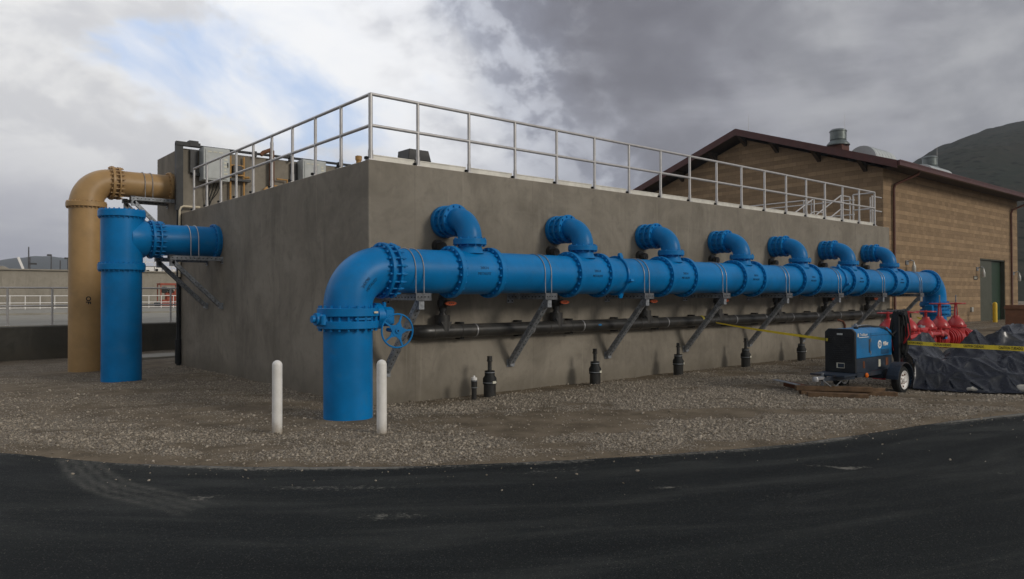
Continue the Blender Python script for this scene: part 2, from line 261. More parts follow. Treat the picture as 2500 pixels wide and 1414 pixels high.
# ------------------------------------------------------------------ mesh builder
class MB:
    def __init__(s): s.v=[]; s.f=[]; s.m=[]; s.mi=0
    def add(s,vs,fs):
        o=len(s.v); s.v+= [tuple(x) for x in vs]; s.f+=[tuple(i+o for i in f) for f in fs]; s.m+=[s.mi]*len(fs); return s
    def box(s,c,sz,rot=None,ch=0):
        hx,hy,hz=sz[0]/2,sz[1]/2,sz[2]/2; c=Vector(c)
        if ch:
            vs=[];e=ch
            for z,k in((-hz,e),(-hz+e,0),(hz-e,0),(hz,e)):
                X,Y=hx-k,hy-k
                q=e if k==0 else e*.5
                vs+=[(-X+q,-Y,z),(X-q,-Y,z),(X,-Y+q,z),(X,Y-q,z),(X-q,Y,z),(-X+q,Y,z),(-X,Y-q,z),(-X,-Y+q,z)]
            fs=[tuple(range(7,-1,-1)),tuple(range(24,32))]
            for l in range(3):
                for i in range(8): fs.append((l*8+i,l*8+(i+1)%8,l*8+8+(i+1)%8,l*8+8+i))
        else:
            vs=[(x,y,z) for z in(-hz,hz) for y in(-hy,hy) for x in(-hx,hx)]
            fs=[(0,2,3,1),(4,5,7,6),(0,1,5,4),(2,6,7,3),(0,4,6,2),(1,3,7,5)]
        if rot is not None: vs=[rot@Vector(q) for q in vs]
        return s.add([c+Vector(q) for q in vs],fs)
    def bb(s,x0,x1,y0,y1,z0,z1,ch=0): return s.box(((x0+x1)/2,(y0+y1)/2,(z0+z1)/2),(abs(x1-x0),abs(y1-y0),abs(z1-z0)),None,ch)
    def bar(s,p,q,w,h,up=(0,0,1),ch=0):
        p,q=Vector(p),Vector(q); d=q-p; x=d.normalized(); u=Vector(up); y=u.cross(x).normalized(); z=x.cross(y)
        return s.box((p+q)/2,(d.length,w,h),Matrix((x,y,z)).transposed(),ch)
    def tube(s,path,r,n=20,caps=True):
        P=[Vector(q) for q in path]; k=len(P); rs=r if isinstance(r,(list,tuple)) else [r]*k
        t0=(P[1]-P[0]).normalized(); ref=Vector((0,0,1)) if abs(t0.z)<.9 else Vector((0,1,0)); nx=(ref-t0*ref.dot(t0)).normalized()
        vs=[]
        for i in range(k):
            t=((P[min(i+1,k-1)]-P[i]).normalized()+(P[i]-P[max(i-1,0)]).normalized()).normalized() if 0<i<k-1 else ((P[1]-P[0]) if i==0 else (P[-1]-P[-2])).normalized()
            nx=(nx-t*nx.dot(t)).normalized(); ny=t.cross(nx)
            for j in range(n):
                an=2*math.pi*j/n; vs.append(P[i]+(nx*math.cos(an)+ny*math.sin(an))*rs[i])
        fs=[(i*n+j,i*n+(j+1)%n,(i+1)*n+(j+1)%n,(i+1)*n+j) for i in range(k-1) for j in range(n)]
        if caps: fs+=[tuple(range(n-1,-1,-1)),tuple(range((k-1)*n,k*n))]
        return s.add(vs,fs)
    def cyl(s,p,q,r,n=20,r2=None): return s.tube([p,q],[r,r if r2 is None else r2],n)
    def lathe(s,base,prof,n=24,axis=(0,0,1)):
        b=Vector(base); ax=Vector(axis).normalized(); return s.tube_prof(b,ax,prof,n)
    def tube_prof(s,b,ax,prof,n):
        ref=Vector((0,0,1)) if abs(ax.z)<.9 else Vector((1,0,0)); nx=(ref-ax*ref.dot(ax)).normalized(); ny=ax.cross(nx); vs=[]
        for r,h in prof:
            for j in range(n):
                an=2*math.pi*j/n; vs.append(b+ax*h+(nx*math.cos(an)+ny*math.sin(an))*max(r,1e-4))
        k=len(prof); fs=[(i*n+j,i*n+(j+1)%n,(i+1)*n+(j+1)%n,(i+1)*n+j) for i in range(k-1) for j in range(n)]
        fs+=[tuple(range(n-1,-1,-1)),tuple(range((k-1)*n,k*n))]; return s.add(vs,fs)
    def torus(s,c,ax,R,r,n=32,m=8,a0=0,a1=2*math.pi):
        c=Vector(c); ax=Vector(ax).normalized(); ref=Vector((0,0,1)) if abs(ax.z)<.9 else Vector((1,0,0)); nx=(ref-ax*ref.dot(ax)).normalized(); ny=ax.cross(nx)
        full=abs(a1-a0-2*math.pi)<1e-6
        pts=[c+(nx*math.cos(a0+(a1-a0)*i/n)+ny*math.sin(a0+(a1-a0)*i/n))*R for i in range(n if full else n+1)]
        if not full: return s.tube(pts,r,m)
        vs=[];k=len(pts)
        for i,pt in enumerate(pts):
            o=(pt-c).normalized()
            for j in range(m):
                an=2*math.pi*j/m; vs.append(pt+(o*math.cos(an)+ax*math.sin(an))*r)
        return s.add(vs,[(i*m+j,i*m+(j+1)%m,((i+1)%k)*m+(j+1)%m,((i+1)%k)*m+j) for i in range(k) for j in range(m)])
    def prism(s,poly,d):
        d=Vector(d); n=len(poly); P=[Vector(q) for q in poly]
        return s.add(P+[q+d for q in P],[tuple(range(n-1,-1,-1)),tuple(range(n,2*n))]+[(i,(i+1)%n,n+(i+1)%n,n+i) for i in range(n)])
    def flange(s,c,ax,R,th,nb=0,rb=None,br=.016,bl=.03,n=36,ph=0,both=True):
        c=Vector(c); ax=Vector(ax).normalized(); e=.006
        s.lathe(c-ax*th/2,[(R*.6,0),(R-e,0),(R,e),(R,th-e),(R-e,th),(R*.6,th)],n,ax)
        if nb:
            rb=rb or R*.89; ref=Vector((0,0,1)) if abs(ax.z)<.9 else Vector((1,0,0)); nx=(ref-ax*ref.dot(ax)).normalized(); ny=ax.cross(nx)
            for i in range(nb):
                an=2*math.pi*(i+.5)/nb+ph; q=c+(nx*math.cos(an)+ny*math.sin(an))*rb
                if both: s.cyl(q-ax*(th/2+bl),q+ax*(th/2+bl),br,6)
                else: s.cyl(q-ax*(th/2+bl),q,br,6)
        return s
    def obj(s,name,mats,parent=None,loc=(0,0,0),rotz=0,smooth=35,bevel=0,link=True):
        me=bpy.data.meshes.new(name); Mi=(Matrix.Translation(loc)@Matrix.Rotation(rotz,4,'Z')).inverted()
        me.from_pydata([tuple(Mi@Vector(q)) for q in s.v],[],s.f)
        for m in (mats if isinstance(mats,(list,tuple)) else [mats]): me.materials.append(M[m] if isinstance(m,str) else m)
        me.polygons.foreach_set('material_index',s.m)
        import bmesh as _b
        bm=_b.new(); bm.from_mesh(me); _b.ops.recalc_face_normals(bm,faces=bm.faces); bm.to_mesh(me); bm.free()
        if smooth:
            me.polygons.foreach_set('use_smooth',[True]*len(me.polygons)); me.set_sharp_from_angle(angle=R_(smooth))
        me.update(); o=bpy.data.objects.new(name,me); C.objects.link(o)
        if parent: o.parent=parent
        else: o.location=loc; o.rotation_euler=(0,0,rotz)
        if bevel:
            b=o.modifiers.new('bevel','BEVEL'); b.width=bevel; b.segments=2; b.limit_method='ANGLE'
        return o
def tag(o,label,cat,group=None,kind=None):
    if label: o['label']=label
    if cat: o['category']=cat
    if group: o['group']=group
    if kind: o['kind']=kind
    return o
class Thing:
    def __init__(s,name,label,cat,loc=(0,0,0),rotz=0,group=None):
        s.o=bpy.data.objects.new(name,None); C.objects.link(s.o); s.o.empty_display_size=.2
        s.loc=Vector(loc); s.rz=rotz; s.o.location=loc; s.o.rotation_euler=(0,0,rotz); tag(s.o,label,cat,group)
    def part(s,name,mb,mats,parent=None,**k):      # mb in world coordinates
        return mb.obj(name,mats,parent or s.o,s.loc,s.rz,**k)
def solo(name,mb,mats,label,cat,loc=(0,0,0),group=None,**k):
    return tag(mb.obj(name,mats,None,loc,**k),label,cat,group)
def dup(root,loc,rotz=None,label=None,group=None):
    r=root.copy(); C.objects.link(r); r.location=loc
    if rotz is not None: r.rotation_euler=(0,0,rotz)
    if label: r['label']=label
    if group: r['group']=group
    for ch in list(root.children): dupchild(ch,r,2)
    return r
def dupchild(ch,par,off=None):
    c=ch.copy(); C.objects.link(c); c.parent=par
    for g in list(ch.children): dupchild(g,c)
    return c
def arc(c,u,v,R,a0,a1,n=16):
    c,u,v=Vector(c),Vector(u),Vector(v); return [c+(u*math.cos(a0+(a1-a0)*i/n)+v*math.sin(a0+(a1-a0)*i/n))*R for i in range(n+1)]
def text_mesh(body,size,depth=.004,bold=0):
    cu=bpy.data.curves.new('t','FONT'); cu.body=body; cu.size=size; cu.extrude=depth/2; cu.offset=bold; cu.align_x='CENTER'; cu.align_y='CENTER'; cu.resolution_u=3
    o=bpy.data.objects.new('t',cu); C.objects.link(o); dg=bpy.context.evaluated_depsgraph_get(); dg.update()
    me=bpy.data.meshes.new_from_object(o.evaluated_get(dg)); vs=[v.co.copy() for v in me.vertices]; fs=[tuple(p.vertices) for p in me.polygons]
    bpy.data.objects.remove(o); bpy.data.curves.remove(cu); bpy.data.meshes.remove(me); return vs,fs
def put_text(mb,body,size,fn,depth=.004,bold=0):
    vs,fs=text_mesh(body,size,depth,bold); mb.add([fn(v.x,v.y,v.z) for v in vs],fs); return mb
# vectorised value noise
def vnoise(x,y,seed=0):
    xi=np.floor(x).astype(np.int64); yi=np.floor(y).astype(np.int64); fx=x-xi; fy=y-yi; fx=fx*fx*(3-2*fx); fy=fy*fy*(3-2*fy)
    def h(a,b):
        n=(a*374761393+b*668265263+seed*2147483647+1013904223)&0xffffffff; n=((n^(n>>13))*1274126177)&0xffffffff; return ((n^(n>>16))&0xffff)/65535.
    return (h(xi,yi)*(1-fx)+h(xi+1,yi)*fx)*(1-fy)+(h(xi,yi+1)*(1-fx)+h(xi+1,yi+1)*fx)*fy
def fbm(x,y,oct=5,seed=0):
    s=0;a=.5;t=0
    for i in range(oct): s=s+a*vnoise(x*2**i,y*2**i,seed+i*17); t+=a; a*=.5
    return s/t
def sstep(a,b,x): t=np.clip((x-a)/(b-a),0,1); return t*t*(3-2*t)
# ================================================================== SETTING
# edge of the asphalt (plan), gravel lies on the far side
EDGE=np.array([(-11.5,14),(-9.,7.5),(-6.6,2.4),(-4.76,-.365),(-4.03,-1.725),(-3.1,-2.75),(-2.06,-3.68),(-.88,-4.49),(.94,-5.40),(2.53,-5.957),(4.57,-6.29),(6.74,-6.84),(10.5,-8.3),(16,-11.),(26,-17.),(60,-40)])
def smooth_poly(P,k=3):
    for _ in range(k):
        Q=[P[0]]
        for i in range(len(P)-1): Q+=[.75*P[i]+.25*P[i+1],.25*P[i]+.75*P[i+1]]
        Q.append(P[-1]); P=np.array(Q)
    return P
E2=smooth_poly(EDGE,3)
def edge_dist(x,y):     # signed distance, >0 on the gravel side
    x=np.asarray(x,float); y=np.asarray(y,float); best=np.full(x.shape,1e9); sg=np.zeros(x.shape)
    for i in range(len(E2)-1):
        a,b=E2[i],E2[i+1]; d=b-a; L=d@d; t=np.clip(((x-a[0])*d[0]+(y-a[1])*d[1])/L,0,1); px=x-a[0]-t*d[0]; py=y-a[1]-t*d[1]; q=np.hypot(px,py)
        cr=d[0]*py-d[1]*px; m=q<best; best=np.where(m,q,best); sg=np.where(m,np.sign(cr),sg)
    return best*sg
CLEAN=[2.03+2.56*i for i in range(5)]
def gravel_mask(x,y):
    u=.80*x-.60*y; v=.60*x+.80*y
    n=fbm(u*.42+3,v*.95+1,6,3); n2=fbm(x*2.1,y*2.1,5,9); n3=fbm(u*.9+8,v*2.8,4,19)
    g=sstep(.43,.60,n*.56+n2*.26+n3*.22)
    de=edge_dist(x,y); wob=1.1*(fbm(x*.8+5,y*.8,4,23)-.5)
    lf=sstep(.6,-1.2,x); g=g*(1-.62*lf*sstep(1.3,2.3,de+wob)); g=np.maximum(g,.85*lf*sstep(2.0,1.1,de+wob)*sstep(.25,.6,de)*sstep(.30,.55,n2*.6+n3*.4))
    g=g*(1-.75*sstep(-.95,-.35,y+.5*wob)*sstep(.2,1.,x)*sstep(.6,.2,y)); g=np.maximum(g,.75*sstep(2.5,5.,x)*sstep(.5,1.2,de)*sstep(3.4,1.6,de+wob)*sstep(.38,.55,n*.6+n3*.4))
    for cx in CLEAN: g=np.maximum(g,.9*np.exp(-(((x-cx-.25)/.55)**2+((y+.75)/.30)**2)))
    d=edge_dist(x,y); g=np.where(d<.55,g*sstep(.0,.75,d+.5*(n2-.5))+.05,g)
    return g
def ground_z(x,y):
    d=edge_dist(x,y)
    z=-.02+.05*(fbm(x*.8,y*.8,4,5)-.5)+.012*(fbm(x*6,y*6,3,8)-.5)
    for cx in CLEAN: z=z+.05*np.exp(-(((x-cx-.2)/.6)**2+((y+.7)/.35)**2))
    z=z-.10*sstep(5,9,y)*sstep(.5,-2,x)-.05*sstep(6,9,x)*sstep(-3.,-5,y)
    z=z+.22*sstep(16,30,x)
    near=sstep(-.25,.15,d); z=z*near-.09*(1-near)
    return z
def axis(lo,hi,st,far):
    a=list(np.arange(lo,hi+1e-6,st)); k=st; q=hi
    while q<far: k*=1.25; q+=k; a.append(q)
    k=st; q=lo
    while q>-far: k*=1.25; q-=k; a.insert(0,q)
    return np.array(a)
def grid_obj(name,X,Y,Z,mats,attrs=None,keep=None):
    ny,nx=X.shape; co=np.stack([X,Y,Z],-1).reshape(-1,3).astype(np.float32)
    idx=np.arange(ny*nx).reshape(ny,nx); q=np.stack([idx[:-1,:-1],idx[:-1,1:],idx[1:,1:],idx[1:,:-1]],-1).reshape(-1,4)
    if keep is not None: q=q[keep.reshape(-1)]
    me=bpy.data.meshes.new(name); me.vertices.add(len(co)); me.vertices.foreach_set('co',co.ravel())
    me.loops.add(q.size); me.loops.foreach_set('vertex_index',q.ravel().astype(np.int32)); me.polygons.add(len(q)); me.polygons.foreach_set('loop_start',np.arange(0,q.size,4,dtype=np.int32)); me.polygons.foreach_set('use_smooth',np.ones(len(q),bool))
    for k,a in (attrs or {}).items():
        at=me.attributes.new(k,'FLOAT','POINT'); at.data.foreach_set('value',a.reshape(-1).astype(np.float32))
    me.materials.append(M[mats]); me.update(calc_edges=True); me.validate(); o=bpy.data.objects.new(name,me); C.objects.link(o); return o
gx,gy=np.meshgrid(axis(-7,13,.09,4000),axis(-8,13,.09,4000))
tag(grid_obj('ground',gx,gy,ground_z(gx,gy),'ground',{'gravel':np.clip(gravel_mask(gx,gy),0,1)}),'grey brown gravel and dirt ground around the concrete structure',None,kind='structure')
# asphalt sheet
seg=np.hypot(*np.diff(E2,axis=0).T); sl=np.concatenate([[0],np.cumsum(seg)])
i0=np.interp(0,[0,1],[0,1]); tt=[0.]
s_near0,s_near1=sl[np.argmin(np.hypot(E2[:,0]+7,E2[:,1]-3))],sl[np.argmin(np.hypot(E2[:,0]-9,E2[:,1]+7.7))]
ts=np.concatenate([np.linspace(0,s_near0,20,endpoint=False),np.arange(s_near0,s_near1,.06),np.linspace(s_near1,sl[-1],30)])
cx,cy=np.interp(ts,sl,E2[:,0]),np.interp(ts,sl,E2[:,1]); tx,ty=np.gradient(cx,ts),np.gradient(cy,ts)
for _ in range(12): tx=np.convolve(np.pad(tx,3,'edge'),np.ones(7)/7,'valid'); ty=np.convolve(np.pad(ty,3,'edge'),np.ones(7)/7,'valid')
ln=np.hypot(tx,ty); nxn,nyn=ty/ln,-tx/ln
offs=np.concatenate([[-0.001,0.0],np.arange(.05,7.5,.06),7.5+np.cumsum(.06*1.25**np.arange(1,28))]); 
AX=cx[None,:]+nxn[None,:]*offs[:,None]; AY=cy[None,:]+nyn[None,:]*offs[:,None]
wob=(fbm(ts*3,ts*0+.5,4,21)-.5)*.07; fade=np.clip(1-offs/.5,0,1)[:,None]; AX=AX-nxn*wob*fade; AY=AY-nyn*wob*fade
AZ=np.full(AX.shape,-.012)+.006*(fbm(AX*1.2,AY*1.2,3,4)-.5); AZ[0,:]=-.10
# dust on the asphalt: streaks along the drive, smudges, tyre tracks
s_al=np.broadcast_to(ts[None,:],AX.shape); s_of=np.broadcast_to(offs[:,None],AX.shape)
st=fbm(s_al*.5,s_of*3.2,5,31); dust=.55*sstep(.55,.80,st)*sstep(3.2,.2,s_of)+.28*sstep(.60,.8,fbm(s_al*.35+4,s_of*2.2,5,37))+.75*sstep(.28,.0,s_of)
dust=dust*sstep(.3,.7,fbm(AX*.7,AY*.7,3,12)+.15)
def seg_blob(x0,y0,x1,y1,w,amp):
    d=np.array([x1-x0,y1-y0]); L=d@d; t=np.clip(((AX-x0)*d[0]+(AY-y0)*d[1])/L,0,1); q=np.hypot(AX-x0-t*d[0],AY-y0-t*d[1]); return amp*np.exp(-(q/w)**2)
def zpix(x,y):
    d=fwd+rgt*((x-1250)/1805.16)-upv*((y-701.6)/1805.16); t=(-.01-CAM.z)/d.z; q=CAM+d*t; return q.x,q.y
for (a,b,c,d,w,amp) in ((470,1218,535,1212,.05,.7),(880,1262,1010,1258,.07,.55),(1600,1190,1640,1188,.03,.9),(1575,1192,1690,1188,.06,.4),(2060,1143,2110,1140,.05,.9),(1975,1137,2050,1140,.05,.5),(1870,1263,1890,1262,.02,.4),(2440,1155,2520,1160,.05,.5),(1040,1286,1420,1282,.04,.3),(1870,1212,1960,1208,.06,.35),(2020,1287,2045,1285,.02,.5),(2130,1298,2140,1297,.02,.5),(480,1145,1250,1190,.10,.25),(1100,1175,1300,1200,.08,.22),(2275,1085,2310,1083,.05,.35)):
    x0,y0=zpix(a if a<2600 else a,b); x1,y1=zpix(c,d); dust=np.maximum(dust,seg_blob(x0,y0,x1,y1,w*1.5,amp)*(.35+1.1*fbm(AX*7,AY*7,3,40)))
track=np.zeros(AX.shape)
for off in (0,.10,.20,.30):
    pts=[zpix(*q) for q in ((150,1122),(165,1150),(195,1180),(240,1204),(290,1216),(360,1232),(440,1255))]
    for i in range(len(pts)-1):
        a0=.62 if i<4 else .42-.12*(i-4)
        track=np.maximum(track,seg_blob(pts[i][0]+off,pts[i][1]+off*.4,pts[i+1][0]+off,pts[i+1][1]+off*.4,.034,a0*.60)*(.40+.85*fbm(AX*6,AY*6,2,41)))
tag(grid_obj('asphalt_road',AX,AY,AZ,'asphalt',{'dust':np.clip(dust,0,1),'track':np.clip(track,0,1),'along':np.array(s_al),'across':np.array(s_of)}),'dark fresh asphalt drive curving round the gravel',None,kind='structure')
# loose gravel (one object, nobody could count it)
def stones(n):
    ico=[];t=(1+5**.5)/2
    for p_ in ((-1,t,0),(1,t,0),(-1,-t,0),(1,-t,0),(0,-1,t),(0,1,t),(0,-1,-t),(0,1,-t),(t,0,-1),(t,0,1),(-t,0,-1),(-t,0,1)): ico.append(p_)
    ico=np.array(ico)/1.9; fi=np.array([(0,11,5),(0,5,1),(0,1,7),(0,7,10),(0,10,11),(1,5,9),(5,11,4),(11,10,2),(10,7,6),(7,1,8),(3,9,4),(3,4,2),(3,2,6),(3,6,8),(3,8,9),(4,9,5),(2,4,11),(6,2,10),(8,6,7),(9,8,1)])
    x=rng.uniform(-6.5,13,n*9); y=rng.uniform(-8,9.5,n*9)
    fx=(x-CAM.x)*fwd.x+(y-CAM.y)*fwd.y; ax=((x-CAM.x)*rgt.x+(y-CAM.y)*rgt.y)/np.maximum(fx,.1)
    g=gravel_mask(x,y); d=edge_dist(x,y)
    inside=(x>0)&(y>0)
    pr=(g**1.5*.95+.030)*np.where((x<-.3)&(y>.5),.75,1.)*np.clip(1.35-fx/22,.25,1)
    pr=np.where(d<0,.022*np.exp(d/.30),pr); z_as=-.006
    k=(~inside)&(d>-1.6)&(fx>4)&(np.abs(ax)<.80)&(rng.random(len(x))<pr); x,y=x[k][:n],y[k][:n]; m=len(x)
    z=np.where(d[k][:n]<.02,-.010,ground_z(x,y)); s=np.where(d[k][:n]<0,.75,1.)*rng.lognormal(math.log(.0074),.45,m).clip(.0035,.026)
    sc3=s[:,None]*rng.uniform(.65,1.25,(m,3)); sc3[:,2]*=.75
    th=rng.uniform(0,6.283,m); V=ico[None]*sc3[:,None,:]*rng.uniform(.8,1.2,(m,12,1))
    cs,sn=np.cos(th)[:,None],np.sin(th)[:,None]; X=V[...,0]*cs-V[...,1]*sn; Y=V[...,0]*sn+V[...,1]*cs; tl=rng.uniform(-.5,.5,m)[:,None]; Z=V[...,2]+X*tl
    co=np.stack([X+x[:,None],Y+y[:,None],Z+(z+s*.35)[:,None]],-1).reshape(-1,3).astype(np.float32)
    f=(fi[None]+12*np.arange(m)[:,None,None]).reshape(-1,3).astype(np.int32)
    me=bpy.data.meshes.new('gravel'); me.vertices.add(len(co)); me.vertices.foreach_set('co',co.ravel()); me.loops.add(f.size); me.loops.foreach_set('vertex_index',f.ravel()); me.polygons.add(len(f)); me.polygons.foreach_set('loop_start',np.arange(0,f.size,3,dtype=np.int32))
    me.materials.append(M['stone']); me.update(calc_edges=True); o=bpy.data.objects.new('gravel',me); C.objects.link(o); return o
tag(stones(90000),'loose grey crushed stone scattered in patches over the dirt','gravel',kind='stuff')
# hills
def hill(name,x0,x1,n,prof,depth,label,seed,base=-6.):
    # prof: list of (bearing tan, ridge distance, ridge height) -> a real slope rising away from us
    b=np.array(prof); tb=np.linspace(b[0,0],b[-1,0],n); rd=np.interp(tb,b[:,0],b[:,1]); rh=np.interp(tb,b[:,0],b[:,2])
    rh=np.convolve(np.pad(rh,6,'edge'),np.ones(13)/13,'valid')
    t=np.linspace(0,1.6,70); X=[];Y=[];Z=[]
    for q in t:
        dd=rd*(1-depth+depth*q); h=base+(rh-base)*np.where(q<=1,np.sin(np.minimum(q,1)*math.pi/2)**1.15,1-.6*(q-1)**1.5)
        fx=CAM.x+dd*(fwd.x+rgt.x*tb); fy=CAM.y+dd*(fwd.y+rgt.y*tb)
        sc_=rd.mean()*.02; h=h+(fbm(fx/(sc_*5),fy/(sc_*5),5,seed)-.5)*(rh-base)*.16*np.sin(np.clip(q,0,1)*math.pi)+(fbm(fx/sc_*1.5,fy/sc_*1.5,4,seed+3)-.5)*rd.mean()*.003*min(1,q*2)
        X.append(fx);Y.append(fy);Z.append(h)
    o=grid_obj(name,np.array(X),np.array(Y),np.array(Z),'hill'); return tag(o,label,None,kind='structure')
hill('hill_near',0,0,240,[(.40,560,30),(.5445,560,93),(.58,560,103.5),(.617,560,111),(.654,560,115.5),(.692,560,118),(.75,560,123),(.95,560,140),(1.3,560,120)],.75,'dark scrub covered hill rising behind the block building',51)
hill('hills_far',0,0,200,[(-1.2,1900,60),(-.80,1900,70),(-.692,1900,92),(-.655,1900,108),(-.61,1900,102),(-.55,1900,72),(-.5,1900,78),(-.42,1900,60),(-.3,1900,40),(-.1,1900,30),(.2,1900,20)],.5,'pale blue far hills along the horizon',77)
# ================================================================== CONCRETE STRUCTURE
mb=MB().bb(0,18.65,0,9.70,-.4,3.825)
o=solo('concrete_tank',mb,'conc','long low grey concrete tank with flat roof carrying the blue pipes','concrete tank',(9,0,0),bevel=.018)
# taller concrete block behind, its left end overhanging
t=Thing('concrete_tower','taller grey concrete block behind the low tank with its left end overhanging','concrete tower',(4,9.7,0))
t.part('wall',MB().bb(0,9.5,9.724,11.85,2.85,5.52),'conc',bevel=.018)
t.part('base',MB().bb(1.3,9.4,9.75,11.7,-.4,2.847),'conc')
# ---------------------------------------------------------------- guard rail on the tank roof
ZT=3.825; HR=1.05
t=Thing('guard_rail','silver pipe guard rail with two rails round the tank roof edge','railing',(0,.08,ZT))
pxs=[.08]+[.96+1.0525*i for i in range(17)]
pys=[1.07+.975*i for i in range(9)]
rail=MB(); 
for h in (HR,HR*.53): rail.tube([(.08,.08,ZT+h),(pxs[-1],.08,ZT+h)],.027,12); rail.tube([(.08,.08,ZT+h-.001),(.08,pys[-1],ZT+h-.001)],.0265,12)
rail.tube([(pxs[-1],.08,ZT+HR-.002),(pxs[-1],.75,ZT+HR-.002)],.0235,12); rail.tube([(pxs[-1],.08,ZT+HR*.53-.002),(pxs[-1],.75,ZT+HR*.53-.002)],.0235,12)
t.part('rail',rail,'alu')
post=MB().cyl((0,0,0),(0,0,HR-.01),.027,12).cyl((0,0,.005),(0,0,.16),.033,12); post.bb(-.05,.05,-.05,.05,.002,.018); post.mi=1; post.bb(-.075,-.042,-.02,.03,.015,.055)
p0=None
for (x,y) in [(q,.08) for q in pxs]+[(.08,q) for q in pys]+[(pxs[-1],.75)]:
    if p0 is None: p0=post.obj('post',['alu','dark'],t.o,(0,0,0))
    else: pass
    q=p0 if (x,y)==(.08,.08) else p0.copy()
    if q is not p0: C.objects.link(q); q.parent=t.o
    q.location=Vector((x,y,ZT))-t.loc
    q.scale=(1.25,1.25,1.02) if (x,y)==(.08,.08) else (1,1,1)
tb=MB()
for i in range(17):
    x0,x1=pxs[i]+.055,pxs[i+1]-.055
    tb.bb(x0,x1,.102,.108,ZT+.008,ZT+.105); tb.bb(x0,x1,.094,.101,ZT+.09,ZT+.105)
t.part('toe_board',tb,'alusheet')
# roof furniture
t=Thing('area_light','dark grey box light fixture on the tank roof behind the rail','light fixture',(1.42,.9,ZT))
t.part('housing',MB().prism([(1.18,.72,4.07),(1.66,.72,4.07),(1.62,.75,4.265),(1.22,.75,4.265)],(0,.38,0)),'greyplastic',bevel=.01)
t.part('glass',MB().bb(1.24,1.6,.76,1.06,4.055,4.066),'lampglass')
t.part('pole',MB().cyl((1.42,1.0,ZT-.01),(1.42,1.0,4.05),.035,10).bb(1.36,1.48,.94,1.06,ZT,ZT+.012),'greyplastic')
solo('pipe_stub',MB().lathe((.25,.78,ZT-.01),[(.042,0),(.042,.13),(.055,.132),(.055,.20),(.04,.205)],14),'tanpipe','short capped brown pipe stub near the roof corner','pipe stub',(.25,.78,ZT))
t=Thing('stair_rail','silver pipe stair and landing rails at the far right end of the roof','stair railing',(17.2,2,ZT))
r=MB()
def rr(*pts,rad=.022): r.tube(pts,rad,8)
rr((17.4,8.5,ZT+.98),(17.4,2.2,ZT+.98),(17.9,2.2,ZT+.98),(17.9,2.2,ZT)); rr((17.4,8.5,ZT+.5),(17.4,2.2,ZT+.5),(17.9,2.2,ZT+.5))
for y in (2.2,3.6,5.0,6.4,7.8): rr((17.4,y,ZT),(17.4,y,ZT+.98))
t.part('landing_rail',r,'alu'); r=MB()
for y0,off in ((1.0,0),(1.9,.0)):
    for h in (.42,.85): rr((15.9,y0,ZT+h-.55),(17.5,y0,ZT+h+.18),(18.1,y0,ZT+h+.18))
    rr((17.5,y0,ZT),(17.5,y0,ZT+1.03)); rr((18.1,y0,ZT),(18.1,y0,ZT+1.03))
t.part('stair_handrail',r,'alu'); r=MB()
rr((18.1,.85,ZT+.92),(18.1,4.2,ZT+.92)); rr((18.1,.85,ZT+.45),(18.1,4.2,ZT+.45)); rr((18.2,.35,ZT+1.0),(18.9,.35,ZT+1.0)); rr((18.2,.35,ZT+.55),(18.9,.35,ZT+.55))
for q in ((18.25,.35),(18.45,.5),(18.1,4.2)): rr((q[0],q[1],ZT),(q[0],q[1],ZT+1.0))
t.part('gate_rail',r,'alu'); 
solo('roof_plank',MB().bar((17.6,1.25,ZT+.06),(18.2,.75,ZT+.02),.09,.035),'cream','short pale board lying on the roof by the stair rails','board',(17.9,1,ZT))
# conduit / pipes on the tall block
mb=MB(); mb.tube([(-.055,9.66,-.1),(-.055,9.66,5.60),(-.055,9.66,5.60)][:2],.055,10); mb.bb(-.14,.03,9.58,9.71,3.9,5.62); mb.bb(-.14,.45,9.56,9.70,5.56,5.66); mb.bb(.17,.40,9.55,9.75,5.57,5.71)
mb.tube([(.2,9.62,5.585),(9.5,9.62,5.585)],.036,10); mb.cyl((-.055,9.66,.0),(-.055,9.66,.62),.085,12)
for x in (1.9,2.9,4.4,4.9): mb.bb(x-.03,x+.03,9.56,9.70,5.50,5.64)
solo('cable_duct',mb,'cabblack','black cable duct climbing the tall block corner and running along its top','cable duct',(-.05,9.66,0))
mb=MB().tube([(-.05,9.60,2.2),(-.05,9.60,3.9),(-.02,9.60,3.98),(.04,9.60,4.01),(.45,9.60,4.01)],.03,10)
solo('conduit',mb,'cream','thin cream conduit bending at the tank back corner','conduit',(0,9.6,2.2))
def cabinet(x0,x1,z0,z1,label,leg):
    t=Thing('control_cabinet',label,'electrical cabinet',((x0+x1)/2,9.55,z0),0,'grey cabinets on the tall concrete block')
    t.part('box',MB().bb(x0,x1,9.32,9.70,z0,z1,.012),'panel'); d=t.part('door',MB().bb(x0+.05,x1-.04,9.300,9.318,z0+.05,z1-.05),'panel')
    lb=MB()
    for k in range(7): lb.bb(x1-.16,x1-.10+.03*(k%2),9.294,9.299,z0+.08+k*(z1-z0-.2)/7,z0+.13+k*(z1-z0-.2)/7)
    for k in range(3): lb.bb(x0+.1+.14*k,x0+.2+.14*k,9.294,9.299,z1-.13,z1-.10)
    t.part('door_sticker',lb,'paper',d); t.part('handle',MB().bb(x1-.075,x1-.055,9.28,9.299,(z0+z1)/2-.06,(z0+z1)/2+.06),'dark',d)
    return t
t=cabinet(.45,1.12,4.70,5.55,'large grey control cabinet with paper labels near the block left corner',True)
w=MB()
for k in range(5): w.tube([(.62+.1*k,9.6,4.72),(.60+.07*k,9.62,4.4),(.66-.05*k+.1*(k%2),9.63,3.85)],.012,6)
t.part('cable',w,'rubber')
cabinet(3.14,3.84,4.74,5.54,'smaller grey control cabinet further along the tall block wall',False)
